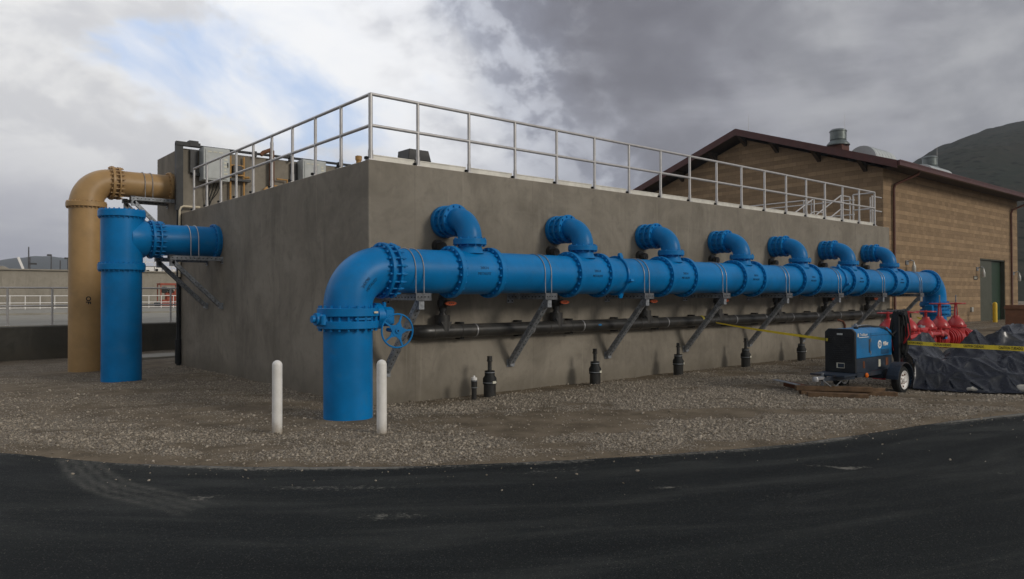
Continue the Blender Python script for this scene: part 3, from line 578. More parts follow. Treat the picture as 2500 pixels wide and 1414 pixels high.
solo('wall_trunking',MB().bb(.22,.40,9.63,9.70,4.9,5.5).bb(.28,.46,9.58,9.70,4.82,4.9),'greyplastic','dark grey trunking on the block wall left of the large cabinet','trunking',(.3,9.66,4.8))
solo('wall_trunking',MB().bb(2.93,3.1,9.62,9.70,4.4,5.45),'greyplastic','dark grey trunking on the block wall left of the smaller cabinet','trunking',(3.0,9.66,4.4))
mb=MB(); 
for x in (1.24,1.60): mb.tube([(x,9.63,3.8),(x,9.63,5.45)],.026,10)
mb.cyl((1.24,9.63,5.2),(1.6,9.63,5.2),.024,10); mb.cyl((1.24,9.63,4.95),(1.6,9.63,4.95),.024,10); mb.cyl((1.6,9.63,4.9),(1.72,9.55,4.9),.03,8)
mb.mi=1; mb.bb(1.20,1.75,9.52,9.68,4.78,4.84); mb.bb(1.3,1.52,9.56,9.69,4.98,5.2)
solo('sample_pipes',mb,['tanpipe','greyplastic'],'pair of thin tan pipes with cross links on the tall block','pipes',(1.4,9.63,3.8))
mb=MB().tube([(2.36,9.60,3.8),(2.36,9.60,5.72)],.07,14).tube([(2.05,9.60,5.56),(2.12,9.60,5.64),(2.34,9.60,5.74)],.055,10).tube([(2.36,9.6,5.7),(2.36,9.6,5.95)],.045,12)
solo('vent_pipe',mb,'brownbox','brown vertical vent pipe rising above the tall block top','vent pipe',(2.36,9.6,3.8))
mb=MB().flange((2.42,9.6,4.42),(0,1,0),.36,.05,12,.3,.018,.02).tube([(2.5,9.60,4.95),(2.80,9.60,4.95),(2.80,9.60,4.1)],.026,8)
solo('blind_flange',mb,'tanpipe','round tan blind flange with a thin bent pipe on the tall block','flange',(2.42,9.6,4.4))
# ================================================================== BLUE MANIFOLD
Y0,Z0,RP=-.74,2.063,.3345
XR=-.741; XE=20.20
t=Thing('pipe_manifold','long blue header pipe with seven elbows bolted along the concrete wall','pipe',(XR,Y0,0))
BL='blue'
hp=t.part('header_pipe',MB().tube([(-.20,Y0,Z0),(19.65,Y0,Z0)],RP,40),BL)
t.part('riser_pipe',MB().tube([(XR,Y0,-.3),(XR,Y0,1.25)],.342,40),BL)
# big elbow
BR=.52
el=MB().tube([(XR,Y0,1.50)]+arc((XR+BR,Y0,Z0-BR),(-1,0,0),(0,0,1),BR,0,math.pi/2,20)+[(-.18,Y0,Z0)],.340,40)
elb=t.part('bend',el,BL)
def on_elbow(sv,tv,h):       # s along the bend, t across it, on the side facing the camera
    al=.78+sv/.52; ph=tv/.34
    rr_=.340+h; e=Vector((-math.cos(al),0,math.sin(al))); c=Vector((XR+BR,Y0,Z0-BR))+e*BR
    return c+e*(math.sin(ph)*rr_)+Vector((0,-1,0))*(math.cos(ph)*rr_)
tx_=MB(); put_text(tx_,'24X90',.062,lambda x,y,z:on_elbow(x-.06,y+.02,z+.002)); t.part('cast_lettering',tx_,'inkblue',elb)
tx_=MB(); put_text(tx_,'METALFIT',.062,lambda x,y,z:on_elbow(x-.02,y-.065,z+.002)); t.part('cast_lettering',tx_,'inkblue',elb)
tx_=MB(); put_text(tx_,'153',.05,lambda x,y,z:on_elbow(x+.36,y-.02,z+.002)); t.part('cast_lettering',tx_,'inkblue',elb)
f=MB().flange((-.215,Y0,Z0),(1,0,0),.412,.05,20,.372,.019,.035)
t.part('flange',f,BL)
f=MB().flange((-.080,Y0,Z0),(1,0,0),.398,.035,0)
for i in range(20):
    an=2*math.pi*(i+.5)/20; y,z=Y0+math.sin(an)*.378,Z0+math.cos(an)*.378
    f.cyl((-.20,y,z),(.01,y,z),.014,6); f.cyl((-.06,y,z),(-.02,y,z),.023,6)
    f.lathe((-.105,y,z),[(.02,0),(.034,.01),(.034,.045),(.02,.05)],8,(1,0,0))
t.part('gland_ring',f,BL)
# riser valve
v=t.part('butterfly_valve',MB().lathe((XR,Y0,1.30),[(.36,0),(.36,.11)],36).cyl((XR-.36,Y0,1.375),(XR-.50,Y0,1.375),.085,16).cyl((XR-.5,Y0,1.375),(XR-.55,Y0,1.375),.05,12).bb(XR-.46,XR-.33,Y0-.14,Y0+.14,1.28,1.44,.02).bb(XR-.1,XR+.14,Y0-.40,Y0-.34,1.36,1.39),BL)
t.part('flange',MB().flange((XR,Y0,1.29),(0,0,1),.430,.105,20,.392,.019,.035),BL,v)
t.part('flange',MB().flange((XR,Y0,1.465),(0,0,1),.430,.115,20,.392,.019,.035),BL,v)
gx_=-.741+.40; g=MB().cyl((gx_,Y0,1.40),(gx_+.09,Y0,1.40),.19,28).cyl((gx_+.09,Y0,1.40),(gx_+.125,Y0,1.40),.16,24).bb(gx_+.09,gx_+.28,Y0-.16,Y0+.12,1.25,1.53,.04).cyl((-.16,Y0-.1,1.20),(-.16,-1.12,1.195),.03,12).cyl((-.19,Y0-.05,1.53),(-.19,Y0-.05,1.60),.03,8)
t.part('gearbox',g,BL,v)
hw=MB().torus((0,0,0),(0,1,0),.238,.013,48,10).cyl((0,-.03,0),(0,.03,0),.035,16).cyl((0,-.012,0),(0,.012,0),.085,24)
for i in range(5):
    an=2*math.pi*i/5+.28; d=Vector((math.sin(an),0,math.cos(an))); p_=Vector((math.cos(an),0,-math.sin(an)))
    hw.prism([d*.05-p_*.062-Vector((0,.008,0)),d*.05+p_*.062-Vector((0,.008,0)),d*.13+p_*.014-Vector((0,.008,0)),d*.235+p_*.011-Vector((0,.008,0)),d*.235-p_*.011-Vector((0,.008,0)),d*.13-p_*.014-Vector((0,.008,0))],(0,.016,0))
hw.mi=1; hw.cyl((0,-.034,0),(0,-.029,0),.012,8)
hwR=Matrix.Translation((-.165,-1.115,1.193))@Matrix.Rotation(R_(-8),4,'Z'); hw.v=[tuple(hwR@Vector(q)) for q in hw.v]
t.part('handwheel',hw,[BL,'dark'],v)
t.part('name_plate',MB().bb(XR+.19,XR+.25,Y0-.405,Y0-.36,1.45,1.475),'cream',v)
# tees with their outlet elbows
XT=[1.41+2.576*i for i in range(7)]
def tee(x):
    te=t.part('tee',MB().tube([(x-.36,Y0,Z0),(x+.36,Y0,Z0)],.350,40).tube([(x,Y0,Z0+.1),(x,Y0,2.53)],.193,30).tube([(x,Y0,Z0+.30),(x,Y0,Z0+.35),(x,Y0,Z0+.40)],[.235,.208,.193],30),BL)
    for s in (-.392,.392): t.part('flange',MB().flange((x+s,Y0,Z0),(1,0,0),.412,.082,20,.372,.022,.032),BL,te)
    t.part('flange',MB().flange((x,Y0,2.548),(0,0,1),.268,.092,12,.238,.015,.024),BL,te)
    tx=MB()
    def on(sx,sy,h): ph=sy/.35+.12; return Vector((x+sx,Y0-math.cos(ph)*(.350+h),Z0+math.sin(ph)*(.350+h)))
    put_text(tx,'24X14',.06,lambda a,b,c:on(a+.03,b+.02,c+.002)); t.part('cast_lettering',tx,'inkblue',te); tx=MB(); put_text(tx,'METALFIT',.06,lambda a,b,c:on(a+.03,b-.07,c+.002))
    t.part('cast_lettering',tx,'inkblue',te)
    return te
def outlet(x):
    B=.335
    e=t.part('outlet_elbow',MB().tube([(x,Y0,2.57)]+arc((x,Y0+B,2.593),(0,-1,0),(0,0,1),B,0,math.pi/2,14)+[(x,-.35,2.928),(x,-.0,2.928)],.195,30),BL)
    t.part('flange',MB().flange((x,-.365,2.928),(0,1,0),.268,.055,12,.236,.018,.026),BL,e)
    f=MB().flange((x,-.225,2.928),(0,1,0),.262,.045,12,.236,.017,.03)
    for i in range(12):
        an=2*math.pi*(i+.5)/12; f.cyl((x+math.sin(an)*.236,-.38,2.928+math.cos(an)*.236),(x+math.sin(an)*.236,-.05,2.928+math.cos(an)*.236),.010,6)
    f.cyl((x,-.34,2.928),(x,-.04,2.928),.225,24); f.flange((x,-.055,2.928),(0,1,0),.268,.09,12,.236,.018,.02)
    t.part('wall_flange',f,BL,e); return e
te0,ou0=tee(XT[0]),outlet(XT[0])
for x in XT[1:]:
    for src in (te0,ou0):
        c=dupchild(src,t.o); c.location=(x-XT[0],0,0)
for x in (4.86,13.46):
    m_=MB().lathe((x-.045,Y0,Z0),[(.34,0),(.372,.01),(.38,.03),(.38,.06),(.372,.08),(.34,.09)],40,(1,0,0))
    for an in (R_(20),R_(105),R_(160),R_(290)): 
        d=Vector((0,-math.sin(an),math.cos(an))); pc=Vector((x,Y0,Z0))+d*.395; m_.box(pc,(.08,.10,.05),Matrix.Rotation(-an-math.pi/2,3,'X')); m_.cyl(pc-Vector((.06,0,0)),pc+Vector((.06,0,0)),.018,8)
    t.part('pipe_coupling',m_,BL)
# far end
f=MB().flange((19.63,Y0,Z0),(1,0,0),.412,.09,20,.372,.022,.035); f.flange((19.52,Y0,Z0),(1,0,0),.398,.03,20,.374,.014,.05); t.part('flange',f,BL)
t.part('bend',MB().tube([(19.62,Y0,Z0)]+arc((XE-BR,Y0,Z0-BR),(0,0,1),(1,0,0),BR,0,math.pi/2,18)+[(XE,Y0,1.40)],.340,36),BL)
v2=t.part('butterfly_valve',MB().lathe((XE,Y0,1.16),[(.36,0),(.36,.16)],32).bb(XE+.3,XE+.85,Y0-.2,Y0+.15,.95,1.35,.03).bb(XE-.5,XE-.34,Y0-.12,Y0+.12,1.15,1.35,.02),BL)
t.part('flange',MB().flange((XE,Y0,1.12),(0,0,1),.43,.10,20,.392,.02,.04),BL,v2); t.part('flange',MB().flange((XE,Y0,1.37),(0,0,1),.43,.10,20,.392,.02,.04),BL,v2)
b=MB()
for k in range(7): b.cyl((XE+.55,Y0-.30,.72+.11*k),(XE+1.0,Y0-.30,.72+.11*k),.016,6)
t.part('gear_bolts',b,'greyplastic',v2)
t.part('riser_pipe',MB().tube([(XE,Y0,-.3),(XE,Y0,1.1)],.338,32),BL)
# ---------------------------------------------------------------- wall brackets under the header (galvanised strut)
def bracket(label,loc,rotz,reach,ztop,pr,pz,lx,zfoot,group,ub=(-.125,.015),cross=.27,px=0):
    """local frame: wall at y=0, pipe axis along x at y=-lx, strut toward -y"""
    t=Thing('pipe_bracket',label,'pipe bracket',loc,rotz,group); Rm=Matrix.Translation(loc)@Matrix.Rotation(rotz,4,'Z')
    def P(name,mb,mats,par=None):
        mb.v=[tuple(Rm@Vector(q)) for q in mb.v]; return t.part(name,mb,mats,par)
    h=ztop
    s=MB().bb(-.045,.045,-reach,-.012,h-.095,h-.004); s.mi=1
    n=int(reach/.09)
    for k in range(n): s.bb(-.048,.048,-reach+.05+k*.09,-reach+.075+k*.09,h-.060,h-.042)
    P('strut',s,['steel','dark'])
    c=MB().bb(-cross*.5,cross*.5,-reach-.012,-reach-.002,h-.10,h+.002).bb(-cross*.5,cross*.5,-reach-.012,-reach+.10,h+.002,h+.010); c.mi=1
    for k in range(4): c.bb(-cross*.40+.06*k,-cross*.40+.06*k+.022,-reach-.014,-reach-.011,h-.055,h-.038)
    P('cross_plate',c,['platesteel','dark'])
    d=MB(); a,bq=Vector((-.02,-reach+.07,h-.12)),Vector((-.02,-.05,zfoot)); d.bar(a,bq,.085,.10,(1,0,0)); d.bb(-.06,.03,-reach+.02,-reach+.11,h-.23,h-.097); d.mi=1
    u=(bq-a).normalized(); L=(bq-a).length; nrm=Vector((1,0,0)).cross(u).normalized()
    for k in range(int(L/.085)):
        q=a+u*(.06+k*.085)
        d.box(q,(.016,.026,.0865),Matrix((Vector((1,0,0)),u,nrm)).transposed()); d.box(q,(.1015,.020,.012),Matrix((Vector((1,0,0)),u,nrm)).transposed())
    P('brace',d,['steel','dark'])
    w=MB().bb(-.075,.075,-.011,-.002,h-.16,h-.0).bb(-.05,.05,-.07,-.012,zfoot-.07,zfoot+.03).bb(-.085,.085,-.011,-.002,zfoot-.09,zfoot+.05); w.mi=1
    for sx in (-.045,.045): w.cyl((sx,-.02,h-.125),(sx,-.011,h-.125),.014,8)
    P('wall_plate',w,['steel','dark'])
    for i,q in enumerate(ub):
        pts=[(q,-lx-pr-.008,h-.10),(q,-lx-pr-.008,pz)]+arc((q,-lx,pz),(0,-1,0),(0,0,1),pr+.008,0,math.pi,22)+[(q,-lx+pr+.008,h-.10)]
        P('u_bolt',MB().tube(pts,.0075,8),'steelrod')
    return t
XB=[.295+2.57*i for i in range(8)]
names=['behind the blue handwheel','under the first two elbows','under the third elbow gap','above the second wall foot','','','','']
lab=['galvanised wall bracket nearest the big blue bend, behind the handwheel','galvanised wall bracket between the first and second outlet elbows','galvanised wall bracket between the second and third outlet elbows','galvanised wall bracket between the third and fourth outlet elbows','galvanised wall bracket between the fourth and fifth outlet elbows','galvanised wall bracket between the fifth and sixth outlet elbows','galvanised wall bracket between the sixth and seventh outlet elbows','galvanised wall bracket past the seventh elbow against the brown building']
GRP='steel brackets carrying the blue header pipe'
br0=bracket(lab[0],(XB[0],0,0),0,1.085,Z0-RP-.008,RP,Z0,-Y0,.50,GRP)
for i in range(1,8): dup(br0.o,(XB[i],0,0),None,lab[i],GRP)
# ---------------------------------------------------------------- black drain header
BY,BZ,BRr=-.17,1.105,.112
t=Thing('drain_header','long black plastic drain pipe strapped to the concrete wall under the blue header','pipe',(1,BY,BZ))
t.part('pipe',MB().tube([(1.02,BY,BZ),(19.35,BY,BZ)],BRr,26).cyl((1.06,BY,BZ),(1.10,BY,BZ),.117,26),'hdpe')
t.part('elbow',MB().tube([(1.08,BY,BZ)]+arc((1.0,BY+.2,BZ),(0,-1,0),(-1,0,0),.2,0,math.pi/2,10)[1:]+[(.80,.02,BZ)],.117,24),'hdpe')
t.part('elbow',MB().tube([(19.30,BY,BZ),(19.42,BY,BZ),(19.52,BY,BZ-.08),(19.55,BY,BZ-.25),(19.55,BY,-.2)],.117,24).torus((19.3,BY,BZ),(1,0,0),.112,.02,24,6),'hdpe')
st=MB().lathe((-.016,0,0),[(BRr-.01,0),(BRr+.005,.002),(BRr+.005,.026),(BRr-.01,.032)],26,(1,0,0)); st.mi=1
for s in (-1,1): st.bb(-.28,-.20,.02,.165,s*.128-.016,s*.128+.016); st.cyl((-.24,.005,s*.128),(-.24,.02,s*.128),.018,6)
s0=None
for i in range(14):
    if s0 is None: s0=st.obj('pipe_strap',['steelrod','rubber'],t.o,(0,0,0)); q=s0
    else: q=s0.copy(); C.objects.link(q); q.parent=t.o
    q.location=Vector((1.93+1.29*i,BY,BZ))-t.loc
def branch(x):
    return t.part('branch_tee',MB().tube([(x,BY,BZ),(x,BY,BZ+.27)],.122,24).tube([(x,BY,BZ+.26),(x,BY,BZ+.30)],[.075,.06],20).prism([(x-.11,BY-.114,BZ+.16),(x+.11,BY-.114,BZ+.16),(x+.02,BY-.116,BZ-.02)],(0,.05,0)).tube([(x-.23,BY,BZ),(x+.35,BY,BZ)],.1145,24).torus((x-.22,BY,BZ),(1,0,0),.112,.008,24,6).torus((x+.34,BY,BZ),(1,0,0),.112,.008,24,6),'hdpe')
XV=[1.275+2.576*i for i in range(7)]
bt0=branch(XV[0])
for x in XV[1:]: 
    c=dupchild(bt0,t.o); c.location=(x-XV[0],0,0)
xx=XV[0]
pipe=MB().tube([(xx,BY,BZ+.24),(xx,BY,2.42)]+arc((xx,BY+.1,2.42),(0,-1,0),(0,0,1),.1,0,math.pi/2,8)+[(xx,.0,2.52)],.050,16).cyl((xx,BY,1.44),(xx,BY,1.50),.07,16).cyl((xx,BY,1.63),(xx,BY,1.69),.07,16).cyl((xx,BY,2.3),(xx,BY,2.42),.062,16).cyl((xx,-.07,2.52),(xx,-.005,2.52),.105,20).cyl((xx,BY-.03,2.50),(xx,BY+.05,2.50),.075,16)
VL=['black ball valve with orange lever below the first outlet elbow','black ball valve with orange lever below the second outlet elbow, beside its bracket','black ball valve with orange lever half hidden behind the third bracket brace','black ball valve with orange lever below the fourth outlet elbow','black ball valve with orange lever below the fifth outlet elbow','black ball valve with orange lever below the sixth outlet elbow','black ball valve with orange lever below the seventh outlet elbow, farthest right']
tv=Thing('drain_valve',VL[0],'valve',(xx,BY,BZ+.24),0,'drain valves with orange levers')
tv.part('vertical_pipe',pipe,'hdpe')
tv.part('valve_body',MB().lathe((xx,BY,1.49),[(.06,0),(.085,.02),(.095,.07),(.085,.13),(.06,.15)],20).cyl((xx,BY-.05,1.565),(xx,BY-.225,1.565),.035,12).cyl((xx,BY-.10,1.565),(xx,BY-.17,1.565),.055,14),'hdpe')
hd=MB(); el=[(xx+.0+.108*math.cos(q),BY-.245,1.567+.034*math.sin(q)) for q in np.linspace(0,2*math.pi,28,endpoint=False)]; hd.prism(el,(0,.03,0)); hd.mi=1
for q in (-.035,0,.035): hd.cyl((xx+q,BY-.249,1.567),(xx+q,BY-.244,1.567),.009,8)
tv.part('lever',hd,['orange','ink'])
for i in range(1,7): dup(tv.o,(xx+2.576*i,BY,BZ+.24),None,VL[i],'drain valves with orange levers')
lab_=MB().lathe((4.75,BY,BZ),[(BRr-.02,0),(BRr+.002,.001),(BRr+.002,.09),(BRr-.02,.091)],26,(1,0,0)); 
t.part('pipe_sticker',MB().prism([(4.93+.05*math.cos(q),BY-.1135,BZ+.01+.018*math.sin(q)) for q in np.linspace(0,6.283,16,endpoint=False)],(0,.012,0)),'bluecab')
# ---------------------------------------------------------------- cleanouts
CL=['black cleanout pipe with square plug beside the small white capped vent','second black cleanout from the left, by the foot of the second bracket','third black cleanout from the left, right of the third bracket foot','fourth black cleanout from the left, by the fourth bracket foot','black cleanout farthest right, behind the yellow tape']
def cleanout(x,y,lb):
    t=Thing('cleanout',lb,'cleanout',(x,y,0),0,'black cleanouts along the wall foot')
    t.part('stub_pipe',MB().cyl((x,y,-.25),(x,y,.235),.103,26),'hdpe')
    t.part('coupling',MB().lathe((x,y,.20),[(.10,0),(.116,.005),(.116,.10),(.085,.15),(.085,.23),(.05,.235)],26),'rubber')
    cl=MB().lathe((x,y,.225),[(.112,0),(.1185,.002),(.1185,.014),(.112,.016)],26).lathe((x,y,.395),[(.08,0),(.088,.002),(.088,.013),(.08,.015)],26); t.part('clamp',cl,'steel')
    t.part('plug',MB().cyl((x,y,.43),(x,y,.60),.034,14).cyl((x,y,.585),(x,y,.605),.050,14).bb(x-.03,x+.03,y-.03,y+.03,.605,.675),'hdpe')
    return t
c0=cleanout(CLEAN[0],-.46,CL[0])
c0.part('tag_strip',MB().bb(CLEAN[0]-.03,CLEAN[0]+.04,-.46-.124,-.46-.117,.222,.262),'paper')
for i in range(1,5): dup(c0.o,(CLEAN[i],-.46,0),R_(13*i%29),CL[i],'black cleanouts along the wall foot')
t=Thing('vent_riser','short thin black pipe with white cap standing left of the first cleanout','vent pipe',(1.67,-.50,0))
t.part('pipe',MB().cyl((1.67,-.5,-.2),(1.67,-.5,.30),.042,18).cyl((1.67,-.5,.17),(1.67,-.5,.30),.05,18),'hdpe'); t.part('clamp',MB().lathe((1.67,-.5,.285),[(.05,0),(.054,.001),(.054,.011),(.05,.012)],18).lathe((1.67,-.5,.175),[(.05,0),(.054,.001),(.054,.011),(.05,.012)],18),'steel')
t.part('cap',MB().lathe((1.67,-.5,.300),[(.046,0),(.05,.004),(.05,.04),(.02,.05),(.018,.072),(.01,.075)],18),'white')
# ---------------------------------------------------------------- white bollards
def bollard(name,x,y,z,r,h,m,lb,grp):
    p=[(r,-.3)]+[(r,h-r)]+[(r*math.cos(a),h-r+r*math.sin(a)) for a in np.linspace(.15,math.pi/2,8)]
    return solo(name,MB().lathe((x,y,z),p,28),m,lb,'bollard',(x,y,z),grp)
bollard('bollard',-1.962,-1.19,0,.0625,.885,'boll','white steel bollard standing left of the blue riser','white bollards')
bollard('bollard',-.998,-2.11,0,.0625,.895,'boll','white steel bollard standing right of the blue riser','white bollards')
# ================================================================== LEFT PIPES
# blue tee pipe
TX,TY=-1.965,6.92
t=Thing('blue_tee_pipe','blue standing pipe with side tee into the shaded left wall','pipe',(TX,TY,0))
t.part('riser_pipe',MB().tube([(TX,TY,-.4),(TX,TY,2.32)],.385,40),BL)
t.part('tee',MB().tube([(TX,TY,2.3),(TX,TY,3.42)],.40,40).tube([(TX+.12,TY,2.93),(TX+.42,TY,2.93),(TX+.50,TY,2.93),(-1.36,TY,2.93)],[.40,.40,.35,.345],36),BL)
t.part('flange',MB().flange((TX,TY,2.32),(0,0,1),.452,.13,28,.42,.017,.03,48,both=True),BL)
t.part('blind_flange',MB().flange((TX,TY,3.43),(0,0,1),.452,.135,28,.42,.017,.03,48).lathe((TX,TY,3.47),[(.40,0),(.39,.045),(.1,.05)],36),BL)
f=MB().flange((-1.41,TY,2.93),(1,0,0),.415,.055,20,.375,.02,.03); t.part('flange',f,BL)
f=MB().flange((-1.27,TY,2.93),(1,0,0),.40,.035,0)
for i in range(20):
    an=2*math.pi*(i+.5)/20; y,z=TY+math.sin(an)*.378,2.93+math.cos(an)*.378; f.cyl((-1.40,y,z),(-1.17,y,z),.014,6); f.cyl((-1.25,y,z),(-1.205,y,z),.022,6)
t.part('gland_ring',f,BL)
t.part('side_pipe',MB().tube([(-1.38,TY,2.93),(-.02,TY,2.93)],.335,40),BL)
t.part('wall_flange',MB().flange((-.09,TY,2.93),(1,0,0),.405,.06,20,.366,.02,.025).cyl((-.06,TY,2.93),(-.001,TY,2.93),.37,32),BL)
GL='steel brackets under the left wall pipes'
for yy,lb in ((6.60,'galvanised bracket under the near side of the blue tee pipe'),(7.62,'galvanised bracket under the far side of the blue tee pipe')):
    bracket(lb,(0,yy,0),-math.pi/2,1.12,2.93-.345,.335,2.93,.62 if False else 0.55,1.50,GL,ub=(),cross=.16)
ubm=MB()
for x in (-.68,-.515):
    pts=[(x,TY-.347,2.50),(x,TY-.347,2.93)]+arc((x,TY,2.93),(0,-1,0),(0,0,1),.347,0,math.pi,24)+[(x,TY+.347,2.50)]; ubm.tube(pts,.009,8)
t.part('u_bolt',ubm,'alu')
# tan overflow pipe
QX,QY,QZ=-1.99,10.42,4.56
t=Thing('tan_overflow_pipe','tall tan pipe bending over into the upper concrete block','pipe',(QX,QY,-.1))
tp=t.part('riser_pipe',MB().tube([(QX,QY,-.5),(QX,QY,3.95)],.385,40),'tan')
def on_tan(x,y,z):   # vertical lettering
    th=math.radians(-94)+ (x)/.385
    return Vector((QX+math.cos(th)*(.386+z),QY+math.sin(th)*(.386+z),1.62+y))
tm=MB(); put_text(tm,'OF',.15,lambda x,y,z:on_tan(y,-x,z),bold=.004); t.part('stencil',tm,'ink',tp)
t.part('flange',MB().flange((QX,QY,3.96),(0,0,1),.45,.12,28,.42,.016,.03,48),'tan')
t.part('bend',MB().tube([(QX,QY,3.98)]+arc((QX+.56,QY,QZ-.56),(-1,0,0),(0,0,1),.56,0,math.pi/2,18)+[(-1.38,QY,QZ)],[.385]*2+[.385-.055*i/18 for i in range(1,19)]+[.33],40),'tan')
t.part('flange',MB().flange((-1.44,QY,QZ),(1,0,0),.425,.06,20,.385,.022,.035),'tan')
f=MB().flange((-1.30,QY,QZ),(1,0,0),.41,.04,0)
for i in range(20):
    an=2*math.pi*(i+.5)/20; y,z=QY+math.sin(an)*.385,QZ+math.cos(an)*.385; f.cyl((-1.42,y,z),(-1.20,y,z),.015,6); f.cyl((-1.285,y,z),(-1.24,y,z),.024,6)
t.part('gland_ring',f,'tan')
t.part('side_pipe',MB().tube([(-1.42,QY,QZ),(-.02,QY,QZ)],.325,40),'tan')
t.part('wall_flange',MB().flange((-.09,QY,QZ),(1,0,0),.405,.06,20,.366,.022,.03).cyl((-.06,QY,QZ),(-.001,QY,QZ),.37,32),'tan')
ubm=MB()
for x in (-.74,-.56):
    pts=[(x,QY-.337,4.12),(x,QY-.337,QZ)]+arc((x,QY,QZ),(0,-1,0),(0,0,1),.337,0,math.pi,24)+[(x,QY+.337,4.12)]; ubm.tube(pts,.009,8)
t.part('u_bolt',ubm,'steel')
for yy,lb in ((10.08,'galvanised bracket under the near side of the tan pipe'),(10.85,'galvanised bracket under the far side of the tan pipe')):
    bracket(lb,(0,yy,0),-math.pi/2,1.08,QZ-.335,.325,QZ,.5,3.15,GL,ub=(),cross=.16)
# ================================================================== LEFT BACKGROUND
solo('retaining_wall',MB().bb(-60,9.4,15.2,15.55,-.6,.845),'conc3','stained low concrete wall across the back left, shade put into its dark colour','retaining wall',(0,15.2,0),bevel=.015)
tag(MB().bb(-60,60,15.56,58.5,-.6,.865).bb(-60,60,32.0,32.3,.865,.95).obj('basin_deck','conc2'),'pale concrete deck beyond the low dark wall',None,kind='structure')
t=Thing('near_rail','grey pipe railing along the pale deck behind the tan pipe','railing',(0,15.75,.87))
r=MB()
for h in (1.11,.575): r.tube([(-30.5,15.75,.87+h),(3.7,15.75,.87+h)],.026,10)
t.part('rail',r,'alu'); p0=MB().cyl((0,0,0),(0,0,1.11),.03,10).bb(-.06,.06,-.06,.06,0,.014).obj('post','alu',t.o)
for i in range(30):
    q=p0 if i==0 else p0.copy()
    if i: C.objects.link(q); q.parent=t.o
    q.location=Vector((1.43+1.12*(2-i),15.75,.87))-t.loc
t=Thing('far_rail','thin white railing across the far side of the basin','railing',(4,52,.87))
r=MB()
for h in (.96,.46,.10): r.tube([(-24,52,.87+h),(21,52,.87+h)],.028,8)
t.part('rail',r,'white'); p0=MB().cyl((0,0,0),(0,0,.96),.03,8).obj('post','white',t.o)
for i in range(50):
    q=p0 if i==0 else p0.copy()
    if i: C.objects.link(q); q.parent=t.o
    q.location=Vector((-23.5+.9*i,52,.87))-t.loc
solo('basin_wall',MB().bb(-70,40,60,61,-.5,3.90).bb(-70,40,59.8,61.2,3.9,4.0),'conctan','long tan concrete basin wall in the far left distance','concrete wall',(0,60,0))
# orange machine
t=Thing('orange_compressor','orange framed machine on a skid beyond the far railing','machine',(11.9,54.5,.87))
fr=MB()
for x in (11.2,12.6):
    for y in (54,55): fr.bar((x,y,.95),(x,y,2.75),.07,.07,(1,0,0))
for z in (1.0,2.72):
    for y in (54,55): fr.bar((11.2,y,z),(12.6,y,z),.08,.08)
    for x in (11.2,12.6): fr.bar((x,54,z),(x,55,z),.08,.08)
fr.bb(11.15,12.65,53.95,55.05,2.76,2.85)
t.part('frame',fr,'olift'); t.part('engine',MB().bb(11.7,12.4,54.2,54.8,1.1,1.75,.05).cyl((11.6,54.3,1.9),(12.2,54.3,1.95),.2,14).cyl((12.3,54.2,1.3),(12.3,54.2,2.2),.1,10).bb(11.3,11.7,54.1,54.7,1.05,1.5,.04),'olift')
t.part('hose_reel',MB().cyl((11.5,53.98,2.3),(11.5,54.4,2.3),.26,16).cyl((12.0,54.0,2.2),(12.0,54.3,2.2),.18,14),'rubber'); t.part('wheel',MB().cyl((10.95,54.0,1.15),(10.95,54.25,1.15),.22,16),'rubber')
# far poles
def pole(x,y,z0,h,arm,lb):
    t=Thing('light_pole',lb,'light pole',(x,y,z0),0,'light poles on the horizon'); t.part('mast',MB().tube([(x,y,z0),(x,y,z0+h)],[.11,.07],8),'polegrey')
    if arm: t.part('lamp_head',MB().bb(x+(0 if arm>0 else arm),x+(arm if arm>0 else 0),y-.2,y+.2,z0+h-.22-(2.0 if arm>.6 else 0),z0+h-(2.0 if arm>.6 else 0)),'greyplastic')
pole(7.77,100,.5,7.6,.85,'tallest dark pole left of the tan pipe on the horizon')
pole(10.2,100,.5,6.75,-.45,'dark pole with top lamp nearer the tan pipe')
pole(12.06,100,.5,6.4,-.4,'thin pole with lamp just left of the tan pipe'); pole(11.5,102,.5,6.1,0,'thin bare pole beside the tan pipe'); pole(8.15,102,.5,6.4,0,'short pole just right of the tallest pole')
solo('white_mast',MB().bar((2.35,61.6,5.0),(2.72,61.6,3.98),.18,.12,(0,1,0)),'white','leaning white post on the far basin wall','post',(2.5,61.6,4))
solo('rock_pile',MB().prism([(.5,62,3.6),(1.2,62,4.35),(1.7,62,4.2),(2.2,62,3.6)],(0,2,0)),'conctan','pale heap behind the far basin wall','heap',(1.2,62,3.6),bevel=.2)
def bushes(x0,x1,y,z,h,n,seed,lb):
    r_=np.random.default_rng(seed); m_=MB()
    for k in range(n):
        cx=r_.uniform(x0,x1); hh=h*(1-.7*abs((cx-(x0+x1)/2)/((x1-x0)/2)))*r_.uniform(.1,1); c=Vector((cx,y+r_.uniform(-.8,.8),z+hh)); s=r_.uniform(.10,.28)
        a=Vector(r_.normal(size=3)).normalized(); b_=a.orthogonal().normalized(); m_.add([c-a*s,c+b_*s*.7,c+a*s,c-b_*s*.7],[(0,1,2,3)])
    return solo('bush',m_,'leaf',lb,'bush',((x0+x1)/2,y,z),smooth=0)
bushes(-3.0,1.6,63.5,3.4,1.6,900,3,'low green bushes beyond the far basin wall at left edge')
mb=MB()
mb.bar((10.2,63,4.0),(11.2,63,5.6),.12,.12,(0,1,0)); 
for k in range(9): mb.bb(9.2+.75*k,9.25+.75*k,62.9,63,3.95,4.95+.4*(k%3==1)); mb.bb(9.3+.75*k,9.55+.75*k,62.9,63.1,4.0,4.2+.12*(k%2))
